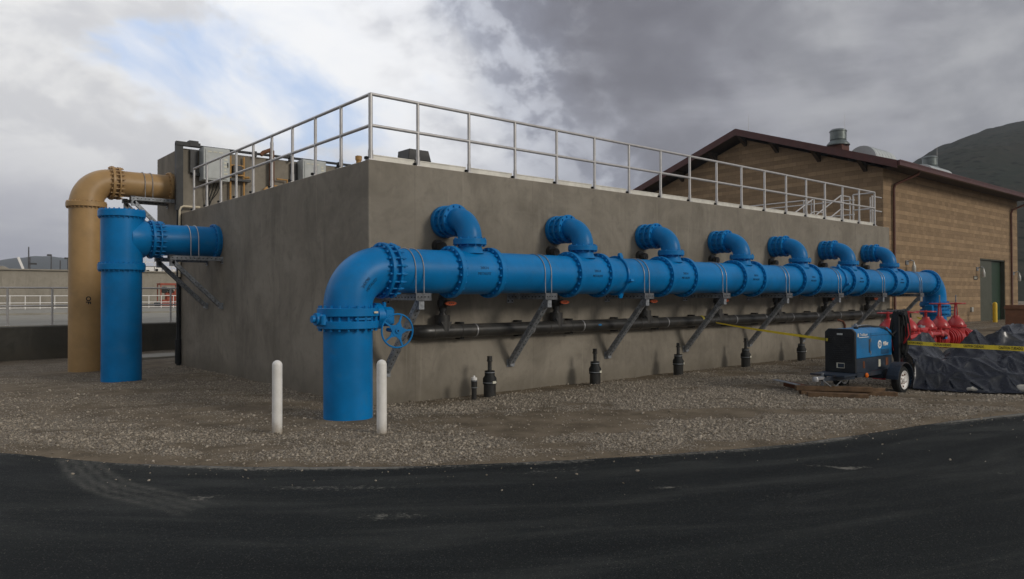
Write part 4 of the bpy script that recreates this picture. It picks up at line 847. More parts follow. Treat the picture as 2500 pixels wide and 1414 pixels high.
mb.bb(9.2,15.6,62.9,62.96,4.5,4.56); mb.bb(9.2,15.6,62.9,62.96,4.9,4.95); mb.bb(12,13.6,62.9,64,4,4.55)
solo('far_walkway',mb,'white','white railings and pipework seen behind the blue tee pipe','walkway railing',(12,63,3.9))
solo('concrete_pad',MB().bb(-1.1,.9,12.0,13.4,-.3,.02),'conc2','small pale concrete pad by the back corner of the tank','concrete pad',(0,12.6,0))
# ================================================================== BROWN BLOCK BUILDING
BX0,BX1,BY0,BY1=28.6,47.25,4.43,18.45; EZ=7.30; AY,AZp=11.42,10.25; SL=.346
t=Thing('block_building','large brown block building with maroon gable roof at right','building',(BX0,BY0,0))
w=MB(); zs=lambda y: AZp-.42-SL*abs(y-AY)
door=(40.77,44.95,3.70)
# gable wall
w.prism([(BX0,BY0,-.5),(BX0,BY1,-.5),(BX0,BY1,zs(BY1)),(BX0,AY,zs(AY)),(BX0,BY0,zs(BY0))],(.35,0,0))
w.bb(BX0+.3505,door[0],BY0,BY0+.35,-.5,zs(BY0)); w.bb(door[1],BX1,BY0,BY0+.35,-.5,zs(BY0)); w.bb(door[0]+.0005,door[1]-.0005,BY0+.0005,BY0+.35,door[2],zs(BY0)-.001)
w.prism([(BX1,BY0+.351,-.5),(BX1,BY1,-.5),(BX1,BY1,zs(BY1)),(BX1,AY,zs(AY)),(BX1,BY0+.351,zs(BY0))],(-.35,0,0)); w.bb(BX0+.3505,BX1-.3505,BY1-.35,BY1,-.5,zs(BY1))
wall=t.part('wall',w,'cmu',smooth=0)
OX0,OX1,OY=27.72,48.2,3.50
r=MB()
def slab(y0,y1): 
    za,zb=AZp-SL*abs(y0-AY),AZp-SL*abs(y1-AY); r.prism([(OX0,y0,za-.10),(OX0,y1,zb-.10),(OX0,y1,zb),(OX0,y0,za)],(OX1-OX0,0,0))
slab(OY,AY-.0005); slab(AY+.0005,2*AY-OY)
roof=t.part('roof',r,'roof',smooth=0)
ribs=MB()
for k in range(46):
    x=OX0+.2+k*.44
    for sgn in(0,1):
        y0,y1=(OY-.02,AY) if sgn==0 else (AY,2*AY-OY+.02); za,zb=AZp-SL*abs(y0-AY)+.018,AZp-SL*abs(y1-AY)+.018
        ribs.bar((x,y0,za),(x,y1,zb),.04,.035,(1,0,0))
t.part('roof_seam',ribs,'roof',roof)
f=MB()
for (y0,y1) in ((OY-.05,AY-.001),(AY+.001,2*AY-OY+.05)):
    za,zb=AZp-SL*abs(y0-AY),AZp-SL*abs(y1-AY); f.prism([(OX0-.06,y0,za-.30),(OX0-.06,y1,zb-.30),(OX0-.06,y1,zb+.04),(OX0-.06,y0,za+.04)],(.058,0,0))
zE=AZp-SL*(AY-OY)
f.bb(OX0,OX1,OY-.16,OY-.004,zE-.20,zE+.02); f.bb(OX0,OX1,OY-.18,OY-.161,zE-.03,zE+.03)
t.part('fascia',f,'fascia',roof,smooth=0)
s=MB()
for (y0,y1) in ((OY,AY-.001),(AY+.001,2*AY-OY)):
    za,zb=AZp-SL*abs(y0-AY)-.105,AZp-SL*abs(y1-AY)-.105; s.prism([(OX0+.002,y0,za-.10),(OX0+.002,y1,zb-.10),(OX0+.002,y1,zb),(OX0+.002,y0,za)],(OX1-OX0-.004,0,0))
t.part('soffit',s,'soffit',roof,smooth=0)
for dy in (-6.2,-4.0,-1.8,0.0,1.8,4.0,6.2):
    y=AY+dy; z=AZp-SL*abs(dy)-.21; t.part('roof_bracket',MB().prism([(OX0+.05,y-.09,z-.02),(BX0-.002,y-.09,z-.02),(BX0-.002,y-.09,z-.55)],(0,.18,0)),'soffit',roof,smooth=0)
# soffit infill between wall head and slab on the long side
t.part('eave_board',MB().bb(BX0+.01,BX1-.01,OY+.02,BY0-.003,zs(BY0)-.02,zs(BY0)+.0),'soffit',roof)
for (xg,xt) in ((29.5,30.35),(45.85,46.7)):
    t.part('downspout',MB().tube([(xt,OY+.02,zE-.15),(xt-.05,OY+.12,zE-.32),(xg+.05,BY0-.14,6.75),(xg,BY0-.09,6.55),(xg,BY0-.09,.25),(xg,BY0-.22,.12)],.062,12),'gutterpipe')
dr=t.part('door',MB().bb(door[0]+.06,door[0]+2.35,BY0+.15,BY0+.2,.14,door[2]-.06),'door'); t.part('door_leaf',MB().bb(door[0]+2.36,door[1]-.05,BY0+.24,BY0+.29,.14,door[2]-.06),'doord',dr)
t.part('door_frame',MB().bb(door[0]+.001,door[0]+.06,BY0+.03,BY0+.30,.1,door[2]-.001).bb(door[1]-.06,door[1]-.001,BY0+.03,BY0+.30,.1,door[2]-.001).bb(door[0]+.06,door[1]-.06,BY0+.03,BY0+.30,door[2]-.06,door[2]-.001),'door',dr)
t.part('door_handle',MB().cyl((door[0]+2.2,BY0+.1,1.15),(door[0]+2.2,BY0+.16,1.15),.05,10),'steel',dr)
solo('door_step',MB().bb(door[0]-.3,door[1]+3.5,BY0-1.0,BY0-.004,-.3,.15),'conc2','pale concrete step along the wall below the green door','step',(42,4,0))
def wall_lamp(x,z,lb):
    t=Thing('wall_lamp',lb,'wall lamp',(x,BY0,z),0,'lamps on the block building wall'); t.part('bracket',MB().bb(x-.12,x+.12,BY0-.06,BY0-.003,z+.15,z+.35).tube([(x,BY0-.05,z+.28),(x,BY0-.22,z+.36),(x+.1,BY0-.30,z+.3)],.025,8),'steel')
    t.part('lamp_head',MB().lathe((x+.1,BY0-.30,z-.22),[(.07,0),(.09,.03),(.09,.28),(.05,.38),(.03,.5)],14),'lampglass')
wall_lamp(31.0,2.95,'wall lamp above the blue pipe end'); wall_lamp(40.25,2.85,'wall lamp left of the green door'); wall_lamp(46.35,2.7,'wall lamp by the far right downspout')
t=Thing('door_sign','small dark sign plate on the block wall left of the door','sign',(40.0,BY0,2.5)); t.part('plate',MB().bb(39.75,40.3,BY0-.025,BY0-.003,2.50,2.70),'greyplastic'); t.part('lettering',MB().bb(39.8,40.25,BY0-.030,BY0-.026,2.62,2.65).bb(39.8,40.15,BY0-.030,BY0-.026,2.55,2.58),'paper')
solo('socket_box',MB().bb(39.2,39.42,BY0-.10,BY0-.003,.75,1.0,.01),'lampglass','small grey outlet box low on the block wall','outlet box',(39.3,BY0,.8))
def roofz(y): return AZp-SL*abs(y-AY)
def fan(x,y,s,lb):
    t=Thing('roof_fan',lb,'roof fan',(x,y,roofz(y)),0,'fans on the building roof'); z=roofz(y)
    t.part('curb',MB().bb(x-.48*s,x+.48*s,y-.48*s,y+.48*s,z-.25,z+.28),'gutterpipe'); t.part('skirt',MB().lathe((x,y,z+.28),[(.70*s,0),(.70*s,.05),(.50*s,.30*s),(.46*s,.34*s)],26),'fan'); t.part('hood',MB().lathe((x,y,z+.28+.34*s),[(.46*s,0),(.50*s,.02),(.50*s,.52*s),(.53*s,.54*s),(.53*s,.60*s),(.40*s,.70*s),(.1,.74*s)],26),'fan')
    return t
fan(30.6,7.45,.78,'large green grey exhaust fan on the roof slope near the gable'); fan(43.3,7.9,.85,'smaller looking exhaust fan farther along the roof')
def barrel(x0,x1,y,rad,lb):
    z=roofz(y); m_=MB(); n=14
    pr=[(y+rad*math.cos(a),z-.15+rad*.95*math.sin(a)) for a in np.linspace(-.1,math.pi+.1,n)]
    m_.prism([(x0,q[0],q[1]) for q in pr],(x1-x0,0,0)); m_.mi=0
    for k in range(int((x1-x0)/.35)): m_.prism([(x0+.1+.35*k,y+(q[0]-y)*1.02,z-.15+(q[1]-z+.15)*1.02) for q in pr],(.06,0,0))
    return solo('roof_duct',m_,'fibre',lb,'roof duct',(x0,y,z),group='white ducts on the roof')
barrel(31.6,34.0,6.75,.72,'white ribbed half round duct behind the large roof fan'); barrel(38.6,41.6,6.6,.62,'long white ribbed duct lower along the roof')
for (x,y,h,lb) in ((28.9,AY,1.0,'thin lightning rod at the gable peak'),(31.6,7.6,2.0,'thin lightning rod behind the large roof fan'),(43.9,7.7,2.4,'thin lightning rod by the farther roof fan')):
    solo('lightning_rod',MB().tube([(x,y,roofz(y)-.05),(x,y,roofz(y)+h)],[.012,.006],6),'alu',lb,'lightning rod',(x,y,roofz(y)),'lightning rods')
bollard('bollard',39.35,3.3,.18,.11,1.10,'yellow','yellow bollard standing before the green door','yellow bollards'); bollard('bollard',45.8,3.3,.18,.11,1.15,'yellow','yellow bollard at the right edge beyond the door','yellow bollards')
solo('timber_crate',MB().bb(28.9,30.3,-1.5,-.2,.0,1.25).bb(28.86,30.34,-1.54,-.16,1.1,1.2),'brownbox','brown box at the right edge of the frame','crate',(29.5,-.9,0))
# ================================================================== RED BACKFLOW ASSEMBLY
RY,RZ=-3.5,.66
t=Thing('backflow_assembly','row of red gate valves and check valves partly hidden by the tarp','valve assembly',(10,RY,0))
RR='red'
t.part('pipe',MB().tube([(9.9,RY,RZ),(14.9,RY,RZ)],.145,24),RR)
def gate(x,kind):
    b=t.part('gate_valve',MB().tube([(x-.22,RY,RZ),(x-.1,RY,RZ),(x,RY,RZ),(x+.1,RY,RZ),(x+.22,RY,RZ)],[.15,.19,.21,.19,.15],24).tube([(x,RY,RZ),(x,RY,RZ+.26)],.185,24).flange((x,RY,RZ+.27),(0,0,1),.225,.055,10,.20,.013,.018,24).tube([(x,RY,RZ+.29),(x,RY,RZ+.35),(x,RY,RZ+.42),(x,RY,RZ+.47),(x,RY,RZ+.52)],[.195,.182,.140,.085,.07],24).flange((x-.24,RY,RZ),(1,0,0),.22,.045,8,.19,.012,.02,24).flange((x+.24,RY,RZ),(1,0,0),.22,.045,8,.19,.012,.02,24),RR)
    zt=RZ+.64
    if kind:
        zt=RZ+.81; y_=MB()
        for s in (-1,1): y_.tube([(x+s*.075,RY,RZ+.44),(x+s*.07,RY,RZ+.6),(x+s*.03,RY,zt-.04)],[.022,.02,.022],8)
        y_.cyl((x,RY,zt-.06),(x,RY,zt+.02),.035,10); t.part('yoke',y_,RR,b); t.part('stem',MB().cyl((x,RY,RZ+.45),(x,RY,zt+.20),.014,8),'steel',b)
    else: t.part('stem',MB().cyl((x,RY,RZ+.45),(x,RY,zt+.03),.03,10),RR,b)
    h=MB().torus((x,RY,zt),(0,0,1),.20,.014,32,8)
    for i in range(5):
        an=6.283*i/5; h.bar((x,RY,zt),(x+.2*math.cos(an),RY+.2*math.sin(an),zt),.02,.014)
    t.part('handwheel',h,RR,b)
gate(10.2,0); gate(11.2,0); gate(12.15,0); gate(12.95,1); gate(13.95,1)
cv=MB().tube([(11.5,RY,RZ),(11.6,RY,RZ),(11.85,RY,RZ)],[.15,.21,.18],24).bb(11.45,11.95,RY-.19,RY+.19,RZ+.10,RZ+.30,.04)
t.part('check_valve',cv,RR); cv=MB()
for k in range(8): cv.flange((13.18+.0+.075*k if k<0 else 13.22+.07*k,RY,RZ),(1,0,0),.235 if k%2 else .19,.038,0,n=24)
t.part('check_valve',cv,RR); by=MB().tube([(10.55,RY-.16,RZ+.05),(10.55,RY-.30,RZ+.12),(10.75,RY-.32,RZ+.16),(12.3,RY-.32,RZ+.16),(12.5,RY-.30,RZ+.12),(12.5,RY-.16,RZ+.05)],.045,10)
for xx_ in (10.9,11.5,12.1): by.lathe((xx_,RY-.32,RZ+.14),[(.05,-.06),(.075,-.03),(.075,.05),(.05,.09),(.025,.10),(.025,.15)],12)
t.part('bypass_pipe',by,RR)
fl_=MB()
for xx_ in (10.62,10.72,11.52,12.5,12.58,13.55,14.3,14.42): fl_.flange((xx_,RY,RZ),(1,0,0),.225,.045,10,.195,.012,.02,24)
t.part('flange',fl_,RR)
t.part('test_cock',MB().cyl((11.6,RY-.1,RZ+.27),(11.6,RY-.1,RZ+.36),.03,8).bb(11.5,11.75,RY-.14,RY-.05,RZ+.30,RZ+.34),'steel')
t.part('test_tag',MB().bb(12.5,12.62,RY-.28,RY-.2,RZ+.02,RZ+.11),'bluecab')
t.part('drop_pipe',MB().tube([(9.95,RY,RZ),(9.85,RY,RZ),(9.75,RY,RZ-.1),(9.75,RY,-.3)],.125,18).tube([(14.85,RY,RZ),(14.98,RY,RZ),(15.08,RY,RZ-.1),(15.08,RY,-.3)],.125,18).flange((15.08,RY,.2),(0,0,1),.19,.05,8),RR)
solo('pipe_support',MB().cyl((12.4,RY,-.2),(12.4,RY,RZ-.19),.05,10).bb(12.25,12.55,RY-.12,RY+.12,RZ-.19,RZ-.15).bb(12.2,12.6,RY-.2,RY+.2,-.1,.02),'bluecab','blue pipe stand under the red valve row','pipe support',(12.4,RY,0))
# ================================================================== WELDER TRAILER
t=Thing('welder_trailer','blue and black engine welder on a small two wheel trailer','welder trailer',(8,-4.05,0))
cx0,cx1,cy0,cy1,cz0,cz1=7.0,8.46,-4.30,-3.79,.335,1.085
cabM=MB().prism([(cx0+.03,cy0,.60),(cx1,cy0,.60),(cx1,cy0,cz1-.06),(cx1-.0,cy0+.05,cz1),(cx0+.03,cy0+.05,cz1),(cx0+.03,cy0,cz1-.06)][:0] or [(cx0+.04,cy0,.575),(cx0+.04,cy1,.575),(cx0+.04,cy1,cz1-.07),(cx0+.04,cy1-.07,cz1),(cx0+.04,cy0+.07,cz1),(cx0+.04,cy0,cz1-.07)],(cx1-cx0-.04,0,0))
cab=t.part('cabinet',cabM,'bluecab',bevel=.012)
t.part('panel_line',MB().bb(cx0+.60,cx0+.606,cy0-.003,cy0-.0005,.60,cz1-.08).bb(cx0+.62,cx1-.02,cy0-.003,cy0-.0005,.955,.961).bb(cx0+.52,cx0+.57,cy0-.003,cy0-.0005,.66,.9),'navy',cab)
t.part('lower_panel',MB().bb(cx0+.03,cx1,cy0+.004,cy1-.004,cz0,.573),'navy',cab)
lp=MB().bb(cx0+.3,cx0+.36,cy0-.002,cy0+.003,.40,.52).bb(cx0+1.2,cx0+1.3,cy0-.002,cy0+.003,.40,.54); t.part('rust_patch',lp,'rust',cab); t.part('sticker',MB().bb(cx0+.9,cx0+.98,cy0-.003,cy0+.003,.39,.52),'paper',cab)
g=MB().prism([(cx0-.03,cy0-.012,cz0),(cx0-.03,cy1+.012,cz0),(cx0-.03,cy1+.012,cz1-.05),(cx0-.03,cy1-.05,cz1+.008),(cx0-.03,cy0+.05,cz1+.008),(cx0-.03,cy0-.012,cz1-.05)],(.068,0,0))
gr=t.part('front_grille',g,'cabblack',bevel=.01)
sl_=MB()
for k in range(13): sl_.bb(cx0-.038,cx0-.031,cy0+.05,cy1-.05,.52+k*.036,.535+k*.036)
t.part('louvre',sl_,'cabblack',gr); t.part('badge',MB().bb(cx0-.036,cx0-.031,cy0+.20,cy0+.30,.985,1.015),'panel',gr); t.part('label_plate',MB().bb(cx0-.036,cx0-.031,cy0+.17,cy0+.31,.41,.50),'paper',gr); t.part('label_print',MB().bb(cx0-.040,cx0-.0365,cy0+.175,cy0+.285,.42,.49),'navy',gr)
tm=MB(); put_text(tm,'Trailblazer',.068,lambda x,y,z:Vector((cx0+.33+x,cy0-.004-z,.985+y)),.003); t.part('white_lettering',tm,'white',cab); t.part('yellow_badge',MB().bb(cx0+.09,cx0+.145,cy0-.004,cy0-.0005,.95,1.01),'cream',cab); t.part('white_lettering',MB().bb(cx0+.15,cx0+.52,cy0-.004,cy0-.0005,.935,.945),'white',cab)
tm=MB(); put_text(tm,'Miller',.10,lambda x,y,z:Vector((cx0+1.19+x*.95,cy0-.004-z,.795+y)),.003,bold=.003); tm.lathe((cx0+.95,cy0-.004,.79),[(.001,0),(.075,0),(.075,.003),(.001,.003)],24,(0,1,0)); t.part('white_logo',tm,'white',cab); t.part('logo_ring',MB().torus((cx0+.95,cy0-.006,.79),(0,1,0),.035,.007,20,6),'bluecab',cab)
lt=MB()
for k in range(5): lt.bb(cx0+1.0,cx0+1.32,cy0-.004,cy0-.0005,.615+.018*k,.622+.018*k)
t.part('side_louvre',lt,'cabblack',cab)
for q in (.66,.88): t.part('latch',MB().bb(cx0+.575,cx0+.597,cy0-.010,cy0-.001,q-.03,q+.03),'steel',cab)
t.part('exhaust_pipe',MB().tube([(cx0+.45,cy1-.12,cz1),(cx0+.45,cy1-.12,cz1+.06),(cx0+.42,cy1-.10,cz1+.12),(cx0+.33,cy1-.05,cz1+.15)],.020,10),'rust'); t.part('fuel_cap',MB().cyl((cx0+.3,cy0+.12,cz1),(cx0+.3,cy0+.12,cz1+.03),.04,12),'rubber'); 
t.part('lead_studs',MB().bb(cx0+.75,cx0+1.25,cy1-.2,cy1-.1,cz1+.001,cz1+.04).cyl((cx0+.8,cy1-.15,cz1+.04),(cx0+.8,cy1-.15,cz1+.07),.03,8),'steel')
fr=MB().bar((6.95,-4.33,.30),(8.75,-4.33,.30),.05,.07).bar((6.95,-3.76,.30),(8.75,-3.76,.30),.05,.07).bar((6.97,-4.33,.30),(6.97,-3.76,.30),.05,.069).bar((8.72,-4.33,.30),(8.72,-3.76,.30),.05,.069).bar((6.95,-4.30,.268),(6.32,-4.06,.262),.05,.06).bar((6.95,-3.79,.268),(6.32,-4.03,.262),.05,.06).bar((8.1,-4.6,.20),(8.1,-3.5,.20),.05,.05,(0,0,1)).bb(6.5,7.05,-4.35,-3.75,.30,.33).bb(7.9,8.3,-4.36,-3.74,.18,.27)
fra=t.part('frame',fr,'navy')
t.part('hitch',MB().bb(6.08,6.36,-4.09,-4.0,.255,.305,.01).lathe((6.12,-4.045,.24),[(.05,0),(.055,.04),(.04,.075)],14),'steelrod',fra); t.part('jack',MB().cyl((6.50,-3.97,.05),(6.50,-3.97,.35),.024,10).bb(6.45,6.55,-4.02,-3.92,.03,.045),'steel',fra); t.part('safety_chain',MB().tube([(6.3,-4.08,.25),(6.5,-4.16,.10),(6.75,-4.2,.24)],.010,6),'steel',fra)
t.part('marker_light',MB().lathe((7.27,-4.365,.285),[(.045,0),(.045,.015),(.03,.03)],12,(0,-1,0)),'lens',fra); t.part('number_plate',MB().bb(6.86,6.87,-4.22,-4.05,.20,.28),'paper',fra)
def wheel(y,s,near):
    w=t.part('wheel',MB().lathe((8.1,y-.07,.165),[(.02,.055),(.148,.052),(.15,0),(.225,.004),(.248,.03),(.252,.07),(.248,.11),(.225,.136),(.15,.14)],32,(0,1,0)),'rubber')
    k=MB().lathe((8.1,y-.074,.165),[(.06,.03),(.10,.035),(.145,.012),(.155,0),(.165,.0),(.165,.02),(.15,.06)],28,(0,1,0)).lathe((8.1,y-.085,.165),[(.0,0),(.035,.0),(.04,.05)],14,(0,1,0)); k.mi=1
    for i in range(5): an=6.283*i/5+.3; k.cyl((8.1+.075*math.cos(an),y-.052,.165+.075*math.sin(an)),(8.1+.075*math.cos(an),y-.036,.165+.075*math.sin(an)),.013,8); an+=.63; k.cyl((8.1+.115*math.cos(an),y-.057,.165+.115*math.sin(an)),(8.1+.115*math.cos(an),y-.04,.165+.115*math.sin(an)),.017,8)
    t.part('rim',k,['white','rust'],w)
    fd=[(8.1+.33*math.cos(a),0,.165+.31*math.sin(a)) for a in np.linspace(.15,math.pi-.1,14)]; fm=MB()
    for i in range(13): fm.bar((fd[i][0],y,fd[i][2]),(fd[i+1][0],y,fd[i+1][2]),.20,.012,(0,0,1) if 3<i<10 else (1,0,0))
    t.part('fender',fm,'navy',w)
wheel(-4.59,1,True); wheel(-3.52,1,False)
rk=MB().bar((8.54,-4.36,.33),(8.54,-4.36,1.36),.09,.08,(1,0,0)).bar((8.54,-4.46,1.33),(8.66,-4.46,1.33),.05,.05).bar((8.54,-4.46,1.34),(8.54,-4.30,1.34),.05,.05)
t.part('lead_rack',rk,'cabblack')
hs=MB(); r9=np.random.default_rng(5)
for k in range(10):
    yb=-4.47+.10*r9.random()+.02*k*.5; xo=8.62+r9.uniform(-.05,.10); lo_=r9.uniform(.42,.70); wd=r9.uniform(.04,.10)
    pts=[]
    for q in np.linspace(0,1,15): an=q*2*math.pi; pts.append((xo+.03*math.sin(3*an),yb+wd*math.sin(an),(1.38+lo_)/2+(1.38-lo_)/2*math.cos(an)))
    hs.tube(pts,.021,7)
solo('welding_cable',hs,'rubber','black welding cable coils hung from the rack at the trailer rear','cable',(8.62,-4.42,.7))
hs=MB()
for k in range(5): hs.tube([(8.64+.02*k,-4.50+.03*k,1.15-.04*k),(8.66+.015*k,-4.52+.02*k,.95),(8.63,-4.47+.03*k,.80-.02*k)],.017,7)
solo('red_hose',hs,'red','short red hose loop hung among the black cables','hose',(8.64,-4.5,.8))
hs=MB().tube([(7.85,-3.95,1.10),(8.05,-4.05,1.115),(8.3,-4.25,1.085),(8.50,-4.33,.90),(8.58,-4.36,.84)],.013,7).tube([(7.8,-4.0,1.10),(8.0,-4.12,1.11),(8.2,-4.28,1.075),(8.42,-4.325,.95),(8.56,-4.38,1.05)],.013,7)
solo('lead_cable',hs,'rubber','two black leads lying over the welder top','cable',(8,-4,1.1))
# ---------------------------------------------------------------- timber and steel under the tongue
TL=[((6.15,-3.75,.02),(7.30,-4.85,.0),.13,.09,'timber','long weathered timber lying lowest, toward the wheel'),((6.10,-3.70,.105),(6.95,-4.60,.09),.12,.08,'timber','weathered timber stacked on top under the welder tongue'),((6.02,-3.95,.02),(6.58,-4.70,.01),.13,.09,'timber','shorter weathered timber nearest the camera under the tongue'),((6.95,-3.05,.05),(6.45,-3.75,.07),.12,.09,'rust','rust brown steel beam end sticking out left of the hitch'),((6.95,-4.50,.05),(7.22,-4.68,.05),.10,.10,'timber','short timber block beside the wheel'),((6.9,-2.85,.11),(6.35,-3.60,.13),.10,.012,'steel','flat grey steel strip lying on the rusty beam')]
for a,b_,w_,h_,m_,lb in TL:
    solo('timber_beam' if m_=='timber' else 'steel_beam',MB().bar(a,b_,w_,h_,ch=.006 if h_>.02 else 0),m_,lb,'timber' if m_=='timber' else 'steel bar',((a[0]+b_[0])/2,(a[1]+b_[1])/2,a[2]),'dunnage under the trailer tongue')
# ================================================================== TARP HEAP
d1=Vector((.645,-.764,0)); d2=Vector((.764,.645,0)); O=Vector((8.72,-4.75,0))
def tarp():
    from mathutils.geometry import delaunay_2d_cdt
    import bmesh
    P=[(-.30,.30,-.05),(-.21,-.06,-.02),(.02,-.16,-.03),(.22,-.08,-.03),(.40,-.34,-.03),(.62,-.20,-.03),(.88,-.46,-.03),(1.2,-.20,-.03),(1.42,-.40,-.03),(1.62,-.25,-.03),(2.0,-.20,-.03),(2.5,-.3,-.03),(3.2,-.2,-.03),(4.2,.2,-.03),(4.5,2,-.03),(3.4,3.7,-.03),(2.0,3.3,-.03),(1.2,2.6,-.03),(.4,2.3,-.03),(-.1,1.5,-.03),
     (-.06,.24,.45),(.05,.10,.20),(.26,.07,.27),(.41,0,.20),(.65,.09,.31),(.69,-.10,.15),(1.07,-.04,.17),(1.36,.01,.26),(1.61,0,.24),(2.0,.05,.27),
     (-.11,.71,.66),(.28,.38,.51),(.14,.46,.60),(.47,.36,.46),(.65,.94,.46),(.71,.50,.53),(.94,.34,.50),(1.33,.55,.50),(1.70,1.0,.56),(1.65,.51,.53),(1.93,.66,.60),
     (.39,1.2,.96),(.56,1.33,.92),(.80,1.48,.50),(.81,1.17,.46),(1.15,1.33,.72),(1.36,1.26,.985),(1.46,1.38,1.0),(1.62,1.41,.87),(1.79,1.54,.58),(2.11,2.1,.9),(1.91,1.36,1.01),(2.41,2.25,1.07),(2.23,1.62,.93),(2.28,1.32,.79),(2.81,2.63,1.06),(2.79,2.22,1.06),(2.6,.9,.72),(3.1,1.4,.98),(3.5,2.3,.85),(3.0,.3,.32),(3.7,.9,.6),(1.2,2.0,.35),(.5,1.8,.35),(1.9,2.7,.5),(2.9,3.2,.5)]
    vs,_,fs,_,_,_=delaunay_2d_cdt([Vector(q[:2]) for q in P],[],[],0,1e-6)
    bm=bmesh.new(); V=[bm.verts.new((q[0],q[1],q[2])) for q in P]
    for f_ in fs:
        try: bm.faces.new([V[k] for k in f_])
        except Exception: pass
    base=[v.co.copy() for v in bm.verts]
    bmesh.ops.subdivide_edges(bm,edges=bm.edges[:],cuts=9,use_grid_fill=True)
    bm.normal_update()
    cs=np.array([v.co for v in bm.verts]); 
    A=np.array([[P[k] for k in f_] for f_ in fs]); 
    sag=np.zeros(len(cs))
    for T_ in A:      # cloth hangs slack between the points that hold it up
        a_,b_,c2=T_[:,:2]; d=(b_[1]-c2[1])*(a_[0]-c2[0])+(c2[0]-b_[0])*(a_[1]-c2[1])
        if abs(d)<1e-9: continue
        l1=((b_[1]-c2[1])*(cs[:,0]-c2[0])+(c2[0]-b_[0])*(cs[:,1]-c2[1]))/d; l2=((c2[1]-a_[1])*(cs[:,0]-c2[0])+(a_[0]-c2[0])*(cs[:,1]-c2[1]))/d; l3=1-l1-l2
        m=(l1>=-1e-6)&(l2>=-1e-6)&(l3>=-1e-6); sag=np.where(m,np.maximum(sag,27*l1*l2*l3*np.sqrt(abs(d))),sag)
    k=cs; w1=np.abs(fbm(k[:,0]*2.2+k[:,2]*1.5,k[:,1]*1.8-k[:,2]*2,3,63)-.5); w2=np.abs(fbm(k[:,0]*5+k[:,2]*4,k[:,1]*4-k[:,2]*5,3,64)-.5); w3=fbm(k[:,0]*9+k[:,2]*9,k[:,1]*8,2,66)-.5
    amp=np.clip(k[:,2]*3,0.15,1)
    for v,sg,x1,x2,x3,am in zip(bm.verts,sag,w1,w2,w3,amp):
        v.co+=v.normal*(-.10*sg+(.022-.27*x1+.004-.055*x2+.006*x3)*am)
        if v.co.z<-.04: v.co.z=-.04
    for v in bm.verts:
        c=v.co; w=O+d1*c.x+d2*c.y; v.co=Vector((w.x,w.y,c.z))
    me=bpy.data.meshes.new('tarpaulin'); bm.to_mesh(me); bm.free(); me.materials.append(M['tarp']); me.polygons.foreach_set('use_smooth',[True]*len(me.polygons)); me.set_sharp_from_angle(angle=R_(62))
    o=bpy.data.objects.new('tarpaulin',me); C.objects.link(o); o.modifiers.new('thickness','SOLIDIFY').thickness=.004
    return tag(o,'crumpled black tarpaulin heaped over materials beside the trailer','tarpaulin')
tarp()
def bag(c,rx,ry,rz,rot,lb):
    m_=MB(); n=20; k=12; vs=[]
    for i in range(k+1):
        ph=-math.pi/2+math.pi*i/k
        for j in range(n):
            th=2*math.pi*j/n; cx_,sx_=math.cos(th),math.sin(th); e=.6
            x=rx*math.copysign(abs(cx_)**e,cx_)*math.cos(ph)**.6; y=ry*math.copysign(abs(sx_)**e,sx_)*math.cos(ph)**.6; z=rz*math.sin(ph); vs.append(Matrix.Rotation(rot,3,'Z')@Vector((x,y,z+.01*math.sin(5*th)))+Vector(c))
    m_.add(vs,[(i*n+j,i*n+(j+1)%n,(i+1)*n+(j+1)%n,(i+1)*n+j) for i in range(k) for j in range(n)])
    return solo('sandbag',m_,'bag',lb,'sandbag',c,'white sandbags on the tarp edge')
P=O+d1*.78+d2*(-.15); bag((P.x,P.y,-.005),.15,.15,.05,math.atan2(d1.y,d1.x),'white sandbag mostly hidden under the front edge of the tarp')
P=O+d1*1.62+d2*(-.17); bag((P.x,P.y,.01),.20,.16,.07,math.atan2(d1.y,d1.x)+.2,'larger white sandbag under the tarp at the right frame edge')
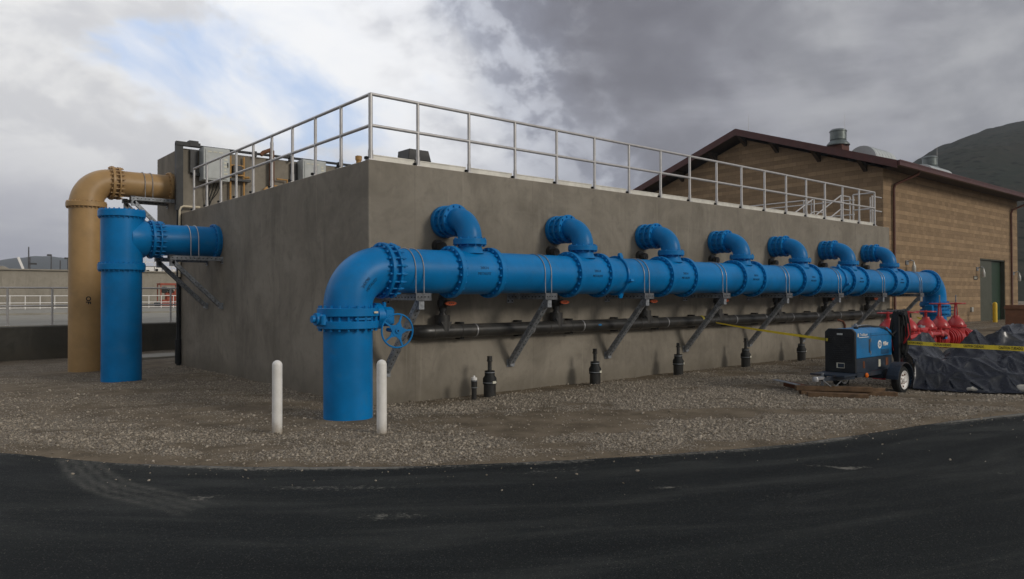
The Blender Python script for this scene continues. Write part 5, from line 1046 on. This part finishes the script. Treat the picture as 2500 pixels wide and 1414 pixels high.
# ---------------------------------------------------------------- caution tape
def ribbon(name,pts,w,lb,text=False,tilt=(0,0,1)):
    P=[Vector(q) for q in pts]; Q=[]
    for i in range(len(P)-1):
        for k in range(12): Q.append(P[i].lerp(P[i+1],k/12))
    Q.append(P[-1]); m_=MB(); vs=[]
    for i,q in enumerate(Q):
        d=(Q[min(i+1,len(Q)-1)]-Q[max(i-1,0)]).normalized(); u=Vector((0,0,1)); u=(u-d*u.dot(d)).normalized(); tw=tilt[0]+tilt[1]*i/len(Q); nn=d.cross(u); uu=u*math.cos(tw)+nn*math.sin(tw); nn=d.cross(uu)
        for a_,b_ in ((-.5,-.0006),(.5,-.0006),(.5,.0006),(-.5,.0006)): vs.append(q+uu*w*a_+nn*b_)
    n=len(Q); m_.add(vs,[(i*4+j,i*4+(j+1)%4,(i+1)*4+(j+1)%4,(i+1)*4+j) for i in range(n-1) for j in range(4)]+[(0,1,2,3),(4*n-4,4*n-3,4*n-2,4*n-1)])
    t=Thing(name,lb,'caution tape',Q[0],0,'yellow caution tape runs'); tp=t.part('tape',m_,'tapeyellow')
    if text:
        L=[0]
        for i in range(1,n): L.append(L[-1]+(Q[i]-Q[i-1]).length)
        def at(s):
            s=min(max(s,0),L[-1]-1e-4); i=int(np.searchsorted(L,s))-1; i=max(i,0); return Q[i].lerp(Q[i+1],(s-L[i])/(L[i+1]-L[i])),(Q[i+1]-Q[i]).normalized()
        s=.30
        while s<L[-1]-.2:
            def fn(x,y,z,s=s):
                p,d=at(s+x); u=(Vector((0,0,1))-d*d.z).normalized(); return p+u*y-d.cross(u)*0+Vector((d.y,-d.x,0)).normalized()*(.0022+z)
            tm=MB(); put_text(tm,'CAUTION CUIDADO',w*.78,fn,.001,bold=.0015); s+=.83
            t.part('tape_lettering',tm,'ink',tp)
    return t
ribbon('caution_tape',[(8.74,-.32,1.06),(8.45,-1.2,.985),(7.9,-2.4,.925),(7.2,-3.5,.90),(6.92,-3.86,.895)],.05,'yellow tape sagging from the black drain pipe to the welder',tilt=(.9,-1.0))
ribbon('caution_tape',[(8.66,-4.47,.80),(8.0,-5.27,.825),(7.3,-6.13,.865),(6.738,-6.847,.897),(6.3,-7.4,.93)],.068,'yellow caution tape lettered in black stretched before the tarp',True)
m_=MB().lathe((8.35,BY,BZ),[(BRr+.001,0),(BRr+.006,.01),(BRr+.004,.03),(BRr+.008,.05),(BRr+.001,.06)],22,(1,-.25,.15)); solo('tape_wrap',m_,'tapeyellow','yellow tape knotted round the black drain pipe','caution tape',(8.36,BY,BZ),'yellow caution tape runs')
ribbon('caution_tape',[(19.55,-.45,.95),(16.2,-2.6,.80),(14.2,-3.5,.82)],.06,'yellow tape run behind the red valves',tilt=(.4,.2))

# ================================================================== HAZE (air between here and the hills)
hz=bpy.data.materials.new('air_haze'); hz.use_nodes=True; t_=NT(hz.node_tree); t_.n.clear()
vo_=t_.new('ShaderNodeVolumePrincipled'); vo_.inputs['Color'].default_value=(.86,.92,1.0,1); vo_.inputs['Density'].default_value=.00034; vo_.inputs['Anisotropy'].default_value=.2
oo=t_.new('ShaderNodeOutputMaterial'); t_.l.new(vo_.outputs[0],oo.inputs['Volume'])
M['haze']=hz
tag(MB().bb(-1400,2600,-1200,2600,-8,190).obj('haze','haze',smooth=0),'thin pale haze that softens the far hills',None,kind='stuff')
